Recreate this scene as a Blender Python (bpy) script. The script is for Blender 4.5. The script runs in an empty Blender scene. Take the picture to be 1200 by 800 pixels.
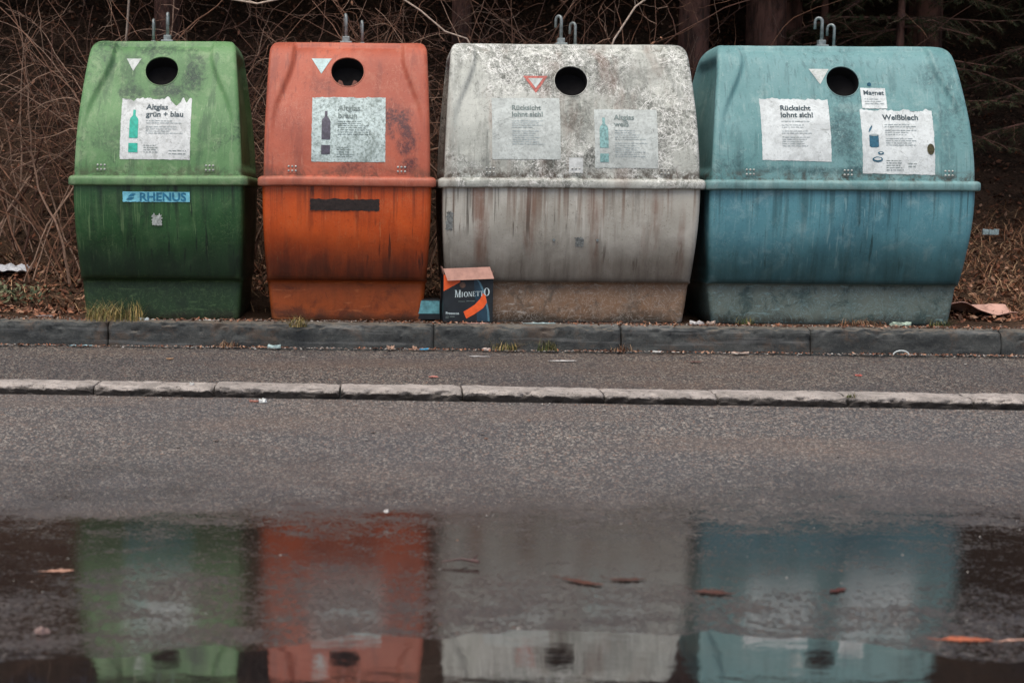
import bpy, bmesh, math, random
from mathutils import Vector, Matrix, noise as mnoise
rad = math.radians
C = bpy.context.scene
COL = C.collection
# ------------------------------------------------------------------ camera
cam = bpy.data.cameras.new('camera'); camo = bpy.data.objects.new('camera', cam); COL.objects.link(camo)
camo.location = (0, 0, 1.0)
camo.rotation_mode = 'XYZ'
camo.matrix_world = Matrix.Translation((0, 0, 1.0)) @ Matrix.Rotation(rad(90-5.6), 4, 'X') @ Matrix.Rotation(rad(0.43), 4, 'Z')
cam.sensor_width = 36; cam.lens = 50.0
cam.shift_x = 160/1200; cam.shift_y = 0
cam.clip_start = .05; cam.clip_end = 400
cam.dof.use_dof = True; cam.dof.focus_distance = 8.6; cam.dof.aperture_fstop = 3.2
C.camera = camo
# ------------------------------------------------------------------ light
w = bpy.data.worlds.new('World'); C.world = w; w.use_nodes = True
nt = w.node_tree; nt.nodes.clear()
sky = nt.nodes.new('ShaderNodeTexSky'); sky.sky_type = 'NISHITA'; sky.sun_disc = False
SE, SA = 66, 200        # elevation; azimuth the sun comes from (clockwise from +y)
sky.sun_elevation = rad(SE); sky.sun_rotation = rad(SA); sky.dust_density = 4; sky.air_density = .7; sky.ozone_density = .6
bg = nt.nodes.new('ShaderNodeBackground'); bg.inputs[1].default_value = .12
wo = nt.nodes.new('ShaderNodeOutputWorld')
nt.links.new(sky.outputs[0], bg.inputs[0]); nt.links.new(bg.outputs[0], wo.inputs[0])
sl = bpy.data.lights.new('sun', 'SUN'); sl.energy = 1.5; sl.angle = rad(50); sl.color = (1, .965, .90)
so = bpy.data.objects.new('sun', sl); COL.objects.link(so)
dv = Vector((math.sin(rad(SA))*math.cos(rad(SE)), math.cos(rad(SA))*math.cos(rad(SE)), math.sin(rad(SE))))
so.rotation_euler = dv.to_track_quat('Z', 'Y').to_euler(); so.location = (0, 0, 20)
C.view_settings.view_transform = 'Standard'; C.view_settings.look = 'None'
C.view_settings.exposure = 0.74; C.view_settings.gamma = 1
C.render.engine = 'CYCLES'; C.cycles.max_bounces = 6

# ------------------------------------------------------------------ materials
class Mt:
    def __init__(s, name, obj=True):
        s.m = bpy.data.materials.new(name); s.m.use_nodes = True; s.t = s.m.node_tree
        s.t.nodes.clear(); s.o = s.t.nodes.new('ShaderNodeOutputMaterial')
        tc = s.t.nodes.new('ShaderNodeTexCoord'); s.co = tc.outputs['Object']
    def set(s, sock, v):
        if isinstance(v, bpy.types.NodeSocket): s.t.links.new(v, sock)
        elif v is not None:
            if isinstance(v, (tuple, list)) and len(v) == 3 and sock.type == 'RGBA': v = (*v, 1)
            sock.default_value = v
    def map(s, scale, vec=None, loc=(0, 0, 0)):
        n = s.t.nodes.new('ShaderNodeMapping'); s.set(n.inputs[0], vec or s.co)
        n.inputs[1].default_value = loc; n.inputs[3].default_value = scale; return n.outputs[0]
    def noise(s, scale, det=4, rough=.5, dist=0, vec=None, off=0):
        n = s.t.nodes.new('ShaderNodeTexNoise'); v = vec or s.co
        if off: v = s.map((1, 1, 1), v, (off, off*1.7, off*.6))
        s.set(n.inputs['Vector'], v)
        n.inputs['Scale'].default_value = scale; n.inputs['Detail'].default_value = det
        n.inputs['Roughness'].default_value = rough; n.inputs['Distortion'].default_value = dist
        return n.outputs[0]
    def vor(s, scale, feat='F1', vec=None, out=0, rand=1):
        n = s.t.nodes.new('ShaderNodeTexVoronoi'); n.feature = feat; s.set(n.inputs['Vector'], vec or s.co)
        n.inputs['Scale'].default_value = scale; n.inputs['Randomness'].default_value = rand; return n.outputs[out]
    def ramp(s, f, a, b, c0=0., c1=1.):
        n = s.t.nodes.new('ShaderNodeMapRange'); n.clamp = True; n.interpolation_type = 'SMOOTHSTEP'
        s.set(n.inputs[0], f)
        for i, v in zip((1, 2, 3, 4), (a, b, c0, c1)): n.inputs[i].default_value = v
        return n.outputs[0]
    def mix(s, f, a, b, mode='MIX'):
        n = s.t.nodes.new('ShaderNodeMix'); n.data_type = 'RGBA'; n.blend_type = mode
        s.set(n.inputs[0], f); s.set(n.inputs[6], a); s.set(n.inputs[7], b); return n.outputs[2]
    def ma(s, op, a, b=None):
        n = s.t.nodes.new('ShaderNodeMath'); n.operation = op; s.set(n.inputs[0], a)
        if b is not None: s.set(n.inputs[1], b)
        return n.outputs[0]
    def sep(s, vec=None):
        n = s.t.nodes.new('ShaderNodeSeparateXYZ'); s.set(n.inputs[0], vec or s.co); return n.outputs
    def rnd(s):
        n = s.t.nodes.new('ShaderNodeNewGeometry'); return n.outputs['Random Per Island']
    def bump(s, h, strength=.3, dist=.01, nrm=None):
        n = s.t.nodes.new('ShaderNodeBump'); s.set(n.inputs['Height'], h)
        n.inputs['Strength'].default_value = strength; n.inputs['Distance'].default_value = dist
        if nrm: s.set(n.inputs['Normal'], nrm)
        return n.outputs[0]
    def out(s, col, rough=.6, nrm=None, metal=0, ior=1.5, spec=.5, trans=None):
        b = s.t.nodes.new('ShaderNodeBsdfPrincipled')
        s.set(b.inputs['Base Color'], col); s.set(b.inputs['Roughness'], rough); s.set(b.inputs['Metallic'], metal)
        b.inputs['IOR'].default_value = ior; s.set(b.inputs['Specular IOR Level'], spec)
        if nrm: s.set(b.inputs['Normal'], nrm)
        s.t.links.new(b.outputs[0], s.o.inputs[0]); s.b = b
        return s.m
def simple(name, col, rough=.7, var=.3, scale=30, bump=.2, metal=0, spec=.4):
    M = Mt(name); n = M.noise(scale, 6, .65)
    c = M.mix(M.ramp(n, .3, .7), tuple(x*(1-var) for x in col), tuple(min(1, x*(1+var)) for x in col))
    return M.out(c, rough, M.bump(n, bump, .004), metal, spec=spec)
def island(name, cols, rough=.8, spec=.3):
    M = Mt(name); r = M.rnd(); c = cols[0]
    for i, k in enumerate(cols[1:]):
        t = (i+1)/len(cols); c = M.mix(M.ramp(r, t-.01, t+.01), c, k)
    n = M.noise(40, 3)
    c = M.mix(M.ramp(n, .3, .7, 0, .5), c, (.02, .016, .012))
    return M.out(c, rough, spec=spec)

def shell_paint(name, a, b, pale, dark=(.022, .03, .027), pale_amt=.5, algae=(.52, .66), algae_amt=.75, streak=.35, drips=.8, run=.5, runcol=None,
                veins=0, rust=0, band=None, foot=None, foot_amt=0, scr=.6, rough=.5, seed=0, seam=0, spots=(), wear=.45):
    M = Mt(name); X = M.sep()
    wv = M.map((1, .6, 1), loc=(seed, seed*.7, seed*1.3))
    c = M.mix(M.ramp(M.noise(2.2, 3, .6, .4, wv), .35, .65), a, b)
    mot = M.noise(7, 10, .72, .5, wv)
    c = M.mix(M.ramp(mot, .5, .68, 0, pale_amt), c, pale)
    # rain streaks
    sv = M.map((13, 5, .8), loc=(seed*2, 0, 0)); st = M.noise(1, 7, .62, .25, sv)
    c = M.mix(M.ramp(st, .53, .66, 0, streak), c, dark)
    st2 = M.noise(1, 6, .62, .15, M.map((24, 9, 1.4), loc=(seed*3+4, 1, 0)))
    c = M.mix(M.ramp(st2, .57, .7, 0, streak*.9), c, pale)
    # algae / soot blotches
    big = M.noise(2.3, 3, .5, .3, M.map((1, .6, 1), loc=(seed+7, 3, seed)))
    brk = M.ramp(M.noise(48, 8, .8, .3, wv), .38, .56, .25, 1)
    al = M.ma('ADD', M.ma('MULTIPLY', M.noise(15, 13, .78, 1.1, wv), .6), M.ma('MULTIPLY', big, .4))
    alm = M.ramp(al, algae[0], algae[1], 0, algae_amt)
    c = M.mix(M.ma('MULTIPLY', alm, brk), c, dark)
    if veins:
        for sc, wd, am, o in ((6.5, .013, 1, 0), (10, .014, .9, 5), (19, .016, .7, 9)):
            vn = M.noise(sc, 5, .6, .9, wv, off=o+.1)
            rid = M.ma('ABSOLUTE', M.ma('SUBTRACT', vn, .5))
            c = M.mix(M.ma('MULTIPLY', M.ramp(rid, 0, wd, am*veins, 0), M.ramp(big, .40, .5)), c, (.74, .74, .69))
        c = M.mix(M.ramp(M.noise(55, 6, .8, 0, wv), .56, .66, 0, .6*veins), c, (.05, .055, .05))
    for (px, pz, rx, rz, am) in spots:
        dx = M.ma('DIVIDE', M.ma('SUBTRACT', X[0], px), rx); dz = M.ma('DIVIDE', M.ma('SUBTRACT', X[2], pz), rz)
        dd = M.ma('SQRT', M.ma('ADD', M.ma('MULTIPLY', dx, dx), M.ma('MULTIPLY', dz, dz)))
        dd = M.ma('ADD', dd, M.ma('MULTIPLY', M.ma('SUBTRACT', M.noise(11, 11, .74, .8, wv), .5), 3.2))
        c = M.mix(M.ma('MULTIPLY', M.ramp(dd, 1.2, .3, 0, am), brk), c, dark)
    fine = M.noise(75, 4, .7, 0, wv)
    c = M.mix(M.ramp(fine, .58, .72, 0, .5), c, dark)
    c = M.mix(M.ramp(fine, .42, .3, 0, .35), c, pale)
    # scuffs: ragged pale lines and chips
    sv2 = M.ma('ABSOLUTE', M.ma('SUBTRACT', M.noise(8, 7, .72, 1.6, wv, off=8), .5))
    c = M.mix(M.ma('MULTIPLY', M.ramp(sv2, 0, .010, .8, 0), M.ramp(M.noise(3.2, 4, .6, 0, wv, off=6), .52, .62)), c, pale)
    c = M.mix(M.ramp(M.noise(34, 9, .85, 0, wv, off=2), .60, .66, 0, .55), c, pale)
    c = M.mix(M.ramp(M.noise(26, 9, .85, .4, wv, off=12), .60, .67, 0, .6), c, dark)
    drip = M.noise(1, 4, .5, .1, M.map((46, 20, .7), loc=(seed, 5, 2)))
    c = M.mix(M.ma('MULTIPLY', M.ramp(drip, .57, .66, 0, drips), M.ramp(M.noise(2.4, 3, .5, 0, wv, off=20), .45, .6)), c, dark)
    c = M.mix(M.ma('MULTIPLY', M.ramp(drip, .41, .33, 0, drips*.8), M.ramp(M.noise(2.2, 3, .5, 0, wv, off=30), .48, .62)), c, pale)
    if run:      # dirty water running down from the rim
        rn = M.noise(1, 5, .6, .12, M.map((26, 12, .35), loc=(seed, 7, 3)))
        rz_ = M.ma('ADD', X[2], M.ma('MULTIPLY', M.ma('SUBTRACT', M.noise(1, 2, .5, 0, M.map((18, 5, 0))), .5), .5))
        c = M.mix(M.ma('MULTIPLY', M.ramp(rn, .50, .62, 0, run), M.ramp(rz_, .50, .80)), c, runcol or dark)
    # scratches
    sc = M.noise(1, 3, .5, .3, M.map((70, 20, 5), loc=(seed, 2, 9)))
    c = M.mix(M.ramp(sc, .68, .73, 0, .6), c, pale)
    if rust:
        rv = M.noise(1, 5, .6, .2, M.map((6, 4, .35), loc=(seed, 9, 0)))
        rm = M.ma('MULTIPLY', M.ramp(rv, .5, .68, 0, rust), M.ramp(M.noise(9, 8, .7), .3, .6, .4, 1))
        c = M.mix(rm, c, (.16, .065, .035))
    if seam:     # dirt collecting on the ledge above the rim
        sm = M.ma('MULTIPLY', M.ma('MULTIPLY', M.ramp(X[2], .955, .885), M.ramp(X[2], .862, .876, .25, 1)), M.ramp(M.noise(16, 8, .75, .5, wv), .42, .6, 0, seam))
        c = M.mix(sm, c, (.05, .035, .022))
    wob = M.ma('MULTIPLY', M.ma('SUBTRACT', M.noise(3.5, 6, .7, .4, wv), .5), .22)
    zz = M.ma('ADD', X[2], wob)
    if band:     # grime and painted shade in one, darkening the belly toward the crease
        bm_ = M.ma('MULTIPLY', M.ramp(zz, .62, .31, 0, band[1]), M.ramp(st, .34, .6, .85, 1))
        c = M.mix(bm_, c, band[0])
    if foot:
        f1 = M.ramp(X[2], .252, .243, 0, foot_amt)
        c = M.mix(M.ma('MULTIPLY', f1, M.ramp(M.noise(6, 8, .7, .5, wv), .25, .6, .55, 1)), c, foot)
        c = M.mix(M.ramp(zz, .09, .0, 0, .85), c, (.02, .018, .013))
        ln = M.noise(1, 6, .6, .6, M.map((7, 7, 40), loc=(seed, 0, 5)))
        c = M.mix(M.ma('MULTIPLY', f1, M.ramp(ln, .6, .68, 0, .5)), c, pale)
        sq = M.ma('ABSOLUTE', M.ma('SUBTRACT', M.noise(11, 6, .66, 2.2, wv, off=14), .5))
        c = M.mix(M.ma('MULTIPLY', f1, M.ramp(sq, 0, .016, scr, 0)), c, pale)
        c = M.mix(M.ma('MULTIPLY', f1, M.ramp(M.noise(8, 9, .75, .5, wv, off=17), .5, .62, 0, .7)), c, dark)
    gp = M.t.nodes.new('ShaderNodeNewGeometry').outputs['Pointiness']
    c = M.mix(M.ma('MULTIPLY', M.ramp(gp, .515, .56, 0, wear), M.ramp(M.noise(14, 6, .7, .3, wv), .35, .6, .3, 1)), c, pale)
    h = M.ma('ADD', M.ma('MULTIPLY', mot, .6), M.ma('MULTIPLY', fine, .5))
    r = M.ma('ADD', M.ma('MULTIPLY', mot, .3), rough-.12)
    return M.out(c, r, M.bump(h, .35, .006), spec=.35)

# ------------------------------------------------------------------ mesh helpers
def mk(name, verts, faces, mat, parent=None, smooth=False, loc=(0, 0, 0)):
    me = bpy.data.meshes.new(name); me.from_pydata([tuple(v) for v in verts], [], faces); me.validate()
    if isinstance(mat, (list, tuple)):
        for m in mat: me.materials.append(m)
    elif mat: me.materials.append(mat)
    if smooth: me.polygons.foreach_set('use_smooth', [True]*len(me.polygons))
    me.update()
    o = bpy.data.objects.new(name, me); COL.objects.link(o); o.location = loc
    if parent: o.parent = parent
    return o
def tag(o, label, cat, group=None, kind=None):
    if label: o['label'] = label
    if cat: o['category'] = cat
    if group: o['group'] = group
    if kind: o['kind'] = kind
    return o
def structure(o): o['kind'] = 'structure'; return o
def empty(name, loc, rz=0):
    o = bpy.data.objects.new(name, None); COL.objects.link(o); o.location = loc; o.rotation_euler = (0, 0, rz); o.empty_display_size = .1
    return o
def tube(V, F, pts, r0, r1=None, n=5):
    r1 = r0 if r1 is None else r1; b = len(V); N = len(pts); up = Vector((.13, .31, .94))
    for i, p in enumerate(pts):
        p = Vector(p); d = (Vector(pts[min(i+1, N-1)])-Vector(pts[max(i-1, 0)]))
        if d.length < 1e-7: d = Vector((0, 0, 1))
        d.normalize(); a = d.cross(up)
        if a.length < .05: a = d.cross(Vector((1, 0, 0)))
        a.normalize(); c = d.cross(a); r = r0+(r1-r0)*i/(N-1)
        for k in range(n):
            t = 2*math.pi*k/n; V.append(p+(a*math.cos(t)+c*math.sin(t))*r)
    for i in range(N-1):
        for k in range(n):
            F.append((b+i*n+k, b+i*n+(k+1) % n, b+(i+1)*n+(k+1) % n, b+(i+1)*n+k))
    F.append(tuple(b+k for k in range(n))[::-1]); F.append(tuple(b+(N-1)*n+k for k in range(n)))
def boxv(V, F, c, s, rot=None):
    b = len(V)
    for x in (-1, 1):
        for y in (-1, 1):
            for z in (-1, 1):
                v = Vector((x*s[0]/2, y*s[1]/2, z*s[2]/2))
                if rot: v = rot @ v
                V.append(v+Vector(c))
    for f in ((0, 1, 3, 2), (4, 6, 7, 5), (0, 4, 5, 1), (2, 3, 7, 6), (0, 2, 6, 4), (1, 5, 7, 3)): F.append(tuple(b+i for i in f))
def bevel_obj(o, w_=.005, seg=2):
    m = o.modifiers.new('bevel', 'BEVEL'); m.width = w_; m.segments = seg; m.limit_method = 'ANGLE'; return o
def fn(x, y, z=0, s=1.): return mnoise.noise(Vector((x*s, y*s, z*s)))

# ------------------------------------------------------------------ ground
YK = lambda x: 8.40-.035*x            # top edge of the dark kerb
YL0 = lambda x: 6.74-.06*x            # road side of the pale kerb
YL1 = lambda x: 6.96-.06*x            # walk side of the pale kerb
GZ = .275
def bank(x, y):
    side = max(0, min(1, (x-2.6)/1.6)); side = side*side*(3-2*side)
    def rise(y, pts):
        for (a, za), (b, zb) in zip(pts, pts[1:]):
            if y <= b:
                t = max(0, (y-a)/(b-a)); return za+(zb-za)*t
        return pts[-1][1]
    L = rise(y, [(9.4, 0), (10.5, .3), (11.1, .75), (12.6, 2.2), (16, 4.2), (30, 9), (60, 12)])
    R = rise(y, [(9.4, 0), (10.6, .22), (12.2, .55), (13.5, 1.4), (17, 4.0), (30, 9), (60, 12)])
    z = L*(1-side)+R*side
    k = min(1, max(0, (y-8.6)/1.2))
    return GZ+z+k*(.05*fn(x, y, 3, 1.3)+.035*fn(x, y, 1, 4))+.008*fn(x, y, 7, 9)

def asphalt(name, road):
    M = Mt(name); co = M.co
    v = M.vor(125, vec=co, out=1); vd = M.vor(125, vec=co)
    sx = M.t.nodes.new('ShaderNodeSeparateColor'); M.set(sx.inputs[0], v); rv = sx.outputs[0]; gv = sx.outputs[1]
    gn = M.noise(170, 3, .7); mid = M.noise(38, 6, .75)
    big = M.noise(.8, 6, .6, .6)
    c = M.mix(M.ramp(gn, .35, .65), (.022, .020, .018), (.080, .070, .062))
    c = M.mix(M.ramp(rv, .72, .86, 0, .85), c, (.34, .30, .25))
    c = M.mix(M.ramp(gv, .85, .92, 0, .8), c, (.20, .115, .075))
    c = M.mix(M.ramp(rv, .30, .16, 0, .8), c, (.015, .016, .020))
    c = M.mix(M.ramp(mid, .52, .42, 0, .45), c, (.03, .028, .03))
    c = M.mix(M.ramp(M.noise(2.0, 8, .6, .3, M.map((.25, 1, 1))), .45, .65, 0, .45), c, (.105, .070, .050))
    c = M.mix(M.ramp(big, .4, .65, 0, .35), c, (.035, .036, .042))
    X = M.sep()
    hgt = M.ma('ADD', M.ma('MULTIPLY', vd, -.9), M.ma('MULTIPLY', gn, .6))
    if not road: return M.out(c, .85, M.bump(hgt, .7, .005), spec=.3)
    # wet zone near the puddle: a film of water between the stones of the asphalt
    wob = M.ma('MULTIPLY', M.ma('SUBTRACT', M.noise(1.1, 7, .62, .5, M.map((.45, 1.3, 1))), .5), 1.9)
    yy = M.ma('ADD', X[1], wob)
    damp = M.ramp(M.ma('ADD', yy, M.ma('MULTIPLY', M.ma('SUBTRACT', M.noise(3.2, 8, .7, .4), .5), 2.2)), 6.4, 4.4)
    # stones that stick out of the film; fewer the deeper the film
    ston = M.ma('ADD', M.ma('MULTIPLY', M.noise(90, 5, .8), .62), M.ma('MULTIPLY', M.noise(6, 9, .75, .5, M.map((.8, 1.3, 1))), .38))
    cov = M.ma('ADD', M.ramp(yy, 5.5, 4.25, -.13, .06), M.ramp(yy, 3.85, 3.6, 0, -.05))
    film = M.ramp(M.ma('SUBTRACT', ston, cov), .512, .468)
    film = M.ma('MULTIPLY', film, damp)
    c = M.mix(damp, c, M.mix(.66, c, (.018, .011, .008)))
    c = M.mix(film, c, M.mix(.80, c, (.012, .008, .007)))
    r = M.mix(damp, (.8,)*3, (.45,)*3); r = M.mix(film, r, M.mix(M.ramp(mid, .4, .65), (.015,)*3, (.07,)*3))
    b = M.t.nodes.new('ShaderNodeBump'); b.inputs['Distance'].default_value = .005
    M.set(b.inputs['Height'], hgt); M.set(b.inputs['Strength'], M.mix(film, M.mix(damp, (.75,)*3, (.6,)*3), (.03,)*3))
    return M.out(c, r, b.outputs[0], spec=M.mix(film, M.mix(damp, (.3,)*3, (.6,)*3), (1,)*3), ior=2.0)
m_road = asphalt('wet_asphalt', True); m_walk = asphalt('walk_asphalt', False)

def grid(name, xs, ys, zf, mat, smooth=True):
    V = [(x, yf(x) if callable(yf) else yf, 0) for yf in ys for x in xs]
    V = [(x, y, zf(x, y)) for x, y, _ in V]; n = len(xs)
    F = [(j*n+i, j*n+i+1, (j+1)*n+i+1, (j+1)*n+i) for j in range(len(ys)-1) for i in range(n-1)]
    return structure(mk(name, V, F, mat, smooth=smooth))
def lin(a, b, n): return [a+(b-a)*i/(n-1) for i in range(n)]
XS = [-60, -30, -15] + lin(-8, 10, 120) + [20, 40, 60]
def kd(f, x): return f(max(-9, min(11, x)))
def roadz(x, y):
    t = max(0, min(1, (y-4.9)/1.75)); t = t*t*(3-2*t)*.5+t*.5; return -.05+.105*t+.004*fn(x, y, 0, .9)*t
grid('road', XS, [-60, -20, -5, 0, 1.5] + lin(2.2, 6.2, 60) + [lambda x: kd(YL0, x)+.03], roadz, m_road)
grid('pavement', XS, [lambda x, k=k: (kd(YL1, x)-.02)*(1-k)+(kd(YK, x)+.08)*k for k in lin(0, 1, 26)],
     lambda x, y: .092+.03*(y-6.9)/1.5+.006*fn(x, y, 0, 1.4), m_walk)
# puddle: standing water on the road
M = Mt('puddle_water')
gn = M.noise(110, 4, .8); c = M.mix(M.ramp(gn, .45, .75), (.010, .008, .008), (.05, .042, .038))
c = M.mix(M.ramp(M.noise(2.5, 6, .6, .5), .4, .65, 0, .6), c, (.03, .02, .015))
m_water = M.out(c, .03, M.bump(M.noise(3.5, 5, .6, .4, M.map((1, 2.2, 1))), .03, .02), ior=2.0, spec=1)
PZ = -.045
V = [(0.6, 1.68, PZ)]; F = []
N = 700
for i in range(N):
    a = 2*math.pi*i/N; ca, sa = math.cos(a), math.sin(a)
    ex = 3.6*ca; ey = 1.62*(abs(sa)**.55)*(1 if sa > 0 else -1)
    k = 1+.06*fn(ca*2, sa*2, 5)+.035*fn(ca*9, sa*9, 2)+.02*fn(ca*30, sa*30, 1)
    X_ = .6+ex*k; V.append((X_, 1.68+ey*k+(.24*fn(X_, 0, 3, 1.5)+.10*fn(X_, 0, 9, 4.5)+.03*fn(X_, 0, 5, 15) if sa > 0 else 0), PZ))
for i in range(N): F.append((0, 1+i, 1+(i+1) % N))
structure(mk('puddle', V, F, m_water))
# soil verge and bank
M = Mt('forest_soil')
n1 = M.noise(6, 8, .65); n2 = M.noise(45, 6, .75); v = M.vor(60, out=1)
c = M.mix(M.ramp(n1, .35, .65), (.026, .018, .012), (.085, .05, .032))
c = M.mix(M.ramp(n2, .45, .65, 0, .7), c, (.15, .09, .055)); c = M.mix(M.ramp(n2, .45, .3, 0, .8), c, (.012, .009, .007))
m_soil = M.out(c, .95, M.bump(n2, .9, .03), spec=.1)
grid('ground', [-60, -30, -14]+lin(-8, 12, 160)+[20, 40, 60],
     [lambda x: kd(YK, x)+.10]+[lambda x, k=k: kd(YK, x)*(1-k)+10*k for k in lin(.12, 1, 30)]+lin(10.08, 13, 40)+lin(13.3, 20, 20)+[25, 30, 45, 60], bank, m_soil)

# kerbs: cross-section lofted along x, joints as nicks between stones
def kerb(name, yfun, prof, joints, x0, x1, mat, rough_amp, seed, step=.0125, gap=.007):
    V = []; F = []; n = len(prof); cz = sum(p[1] for p in prof)/n; cy = sum(p[0] for p in prof)/n
    js = [x0]+[j for j in sorted(joints) if x0 < j < x1]+[x1]; rr = random.Random(seed)
    for si, (xa, xb) in enumerate(zip(js, js[1:])):
        xa += gap/2*rr.uniform(.7, 1.6); xb -= gap/2*rr.uniform(.7, 1.6); m = max(3, int((xb-xa)/step)); base = len(V)
        off = rr.uniform(-.005, .005); tilt = rr.uniform(-.006, .006)
        for i in range(m+1):
            x = xa+(xb-xa)*i/m; de = min(x-xa, xb-x); rnd_ = max(0, 1-de/.022)**2
            for k, (dy, z, wgt) in enumerate(prof):
                e = rough_amp*wgt*(fn(x, dy*2.5+seed, z*2.5, 8)+.8*fn(x, dy*1.6, z*1.6+seed, 26)+.45*fn(x, dy, z, 55)-.25)
                ch = rnd_*wgt*(.010+.016*abs(fn(x*3, k*.3, si*7+seed)))
                V.append((x, yfun(x)+dy+max(0, -e)+ch+off, z+e*.5-ch*.9+off*.5+tilt*(i/m-.5)))
        for i in range(m):
            for k in range(n-1): q = base+i*n+k; F.append((q, q+1, q+n+1, q+n))
        for row, sg in ((0, 1), (m, -1)):
            c0 = len(V); q = base+row*n; V.append((V[q][0], yfun(V[q][0])+cy+.03, prof[0][1]-.03))
            for k in range(n-1): F.append((c0, q+k+1, q+k) if sg == 1 else (c0, q+k, q+k+1))
    o = structure(mk(name, V, F, mat, smooth=True))
    m_ = o.modifiers.new('e', 'EDGE_SPLIT'); m_.split_angle = rad(50)
    return o
def subdiv(p, n=4):
    o = []
    for (a, b) in zip(p, p[1:]):
        for i in range(n): t = i/n; o.append(tuple(a[q]+(b[q]-a[q])*t for q in range(3)))
    return o+[p[-1]]
M = Mt('dark_kerb_stone'); n1 = M.noise(5, 8, .7, .4, M.map((1, 1, 2))); n2 = M.noise(60, 6, .75)
c = M.mix(M.ramp(n1, .35, .65), (.030, .034, .034), (.062, .066, .062))
c = M.mix(M.ramp(n2, .55, .7, 0, .6), c, (.12, .115, .10)); c = M.mix(M.ramp(n2, .45, .3, 0, .8), c, (.012, .014, .014))
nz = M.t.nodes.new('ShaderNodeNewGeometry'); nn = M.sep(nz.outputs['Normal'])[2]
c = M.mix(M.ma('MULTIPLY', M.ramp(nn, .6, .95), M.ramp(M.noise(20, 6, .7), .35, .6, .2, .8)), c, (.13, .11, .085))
c = M.mix(M.ramp(M.noise(3.5, 9, .75, .4, off=4), .50, .62, 0, .65), c, (.095, .066, .046))
c = M.mix(M.ramp(M.noise(1, 5, .6, 0, M.map((1.2, 1, 26))), .56, .64, 0, .4), c, (.15, .155, .15))
m_dk = M.out(c, .8, M.bump(n2, .7, .01), spec=.35)
kerb('kerb', lambda x: kd(YK, x), subdiv([(.002, .09, .3), (.0, .17, .6), (-.004, .25, 1), (.006, .272, 1), (.03, .281, .8), (.09, .283, .5), (.125, .278, .3), (.13, .2, 0)], 4),
     [-2.9, -1.6, .345, 1.45, 2.56, 3.66, 4.8], -7, 9, m_dk, .016, 2)
M = Mt('pale_kerb_stone'); n1 = M.noise(7, 8, .7, .4); n2 = M.noise(80, 6, .8)
c = M.mix(M.ramp(n1, .35, .65), (.25, .225, .20), (.42, .375, .335))
c = M.mix(M.ramp(n2, .55, .7, 0, .5), c, (.45, .40, .36)); c = M.mix(M.ramp(n2, .45, .32, 0, .85), c, (.05, .045, .04))
c = M.mix(M.ramp(M.noise(30, 8, .8, .3), .54, .63, 0, .75), c, (.06, .05, .043))
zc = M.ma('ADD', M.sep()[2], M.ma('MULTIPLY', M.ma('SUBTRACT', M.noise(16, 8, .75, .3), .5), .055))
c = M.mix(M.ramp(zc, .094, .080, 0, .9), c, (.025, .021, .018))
m_pk = M.out(c, .85, M.bump(n2, .8, .01), spec=.3)
kerb('kerb_edging', lambda x: kd(YL0, x), subdiv([(.03, .02, .5), (.018, .06, 1), (.004, .088, 1), (.014, .099, 1), (.05, .107, .6), (.15, .108, .4), (.225, .105, .3), (.23, .06, 0)], 4),
     [-2.0, -1.37, -.78, -.17, .42, 1.09, 1.62, 2.23, 2.80, 3.5, 4.1], -7, 9, m_pk, .028, 11)

# ------------------------------------------------------------------ containers
def cr(P, t):   # Catmull-Rom through P
    n = len(P)-1; i = min(n-1, int(t)); u = t-i
    p0, p1, p2, p3 = P[max(0, i-1)], P[i], P[i+1], P[min(n, i+2)]
    return tuple(.5*((2*b)+(-a+c_)*u+(2*a-5*b+4*c_-d)*u*u+(-a+3*b-3*c_+d)*u**3) for a, b, c_, d in zip(p0, p1, p2, p3))
LIDP = [(.530, .86), (.512, 1.02), (.473, 1.2), (.408, 1.38), (.332, 1.555), (.272, 1.640), (.195, 1.687), (.08, 1.707), (.004, 1.708)]
BODP = [(.43, .25), (.452, .30), (.485, .43), (.513, .56), (.528, .69), (.53, .87)]
class Prof:
    def __init__(s, P, n=400):
        s.p = [cr(P, (len(P)-1)*i/n) for i in range(n+1)]; s.s = [0]
        for a, b in zip(s.p, s.p[1:]): s.s.append(s.s[-1]+math.dist(a, b))
        s.L = s.s[-1]
    def at(s, x):
        x = max(0, min(s.L-1e-6, x)); lo, hi = 0, len(s.s)-1
        while hi-lo > 1:
            m = (lo+hi)//2
            if s.s[m] <= x: lo = m
            else: hi = m
        u = (x-s.s[lo])/(s.s[hi]-s.s[lo]+1e-12); a, b = s.p[lo], s.p[hi]
        t = (b[0]-a[0], b[1]-a[1]); l = math.hypot(*t) or 1
        return a[0]+(b[0]-a[0])*u, a[1]+(b[1]-a[1])*u, t[1]/l, -t[0]/l     # depth, z, outward normal (depth, z)
    def sz(s, z):
        for i, (a, b) in enumerate(zip(s.p, s.p[1:])):
            if b[1] >= z: return s.s[i]+(z-a[1])/(b[1]-a[1]+1e-9)*(s.s[i+1]-s.s[i])
        return s.L
LID = Prof(LIDP); BOD = Prof(BODP)
def sm(a, b, x): t = max(0, min(1, (x-a)/(b-a))); return t*t*(3-2*t)

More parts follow.
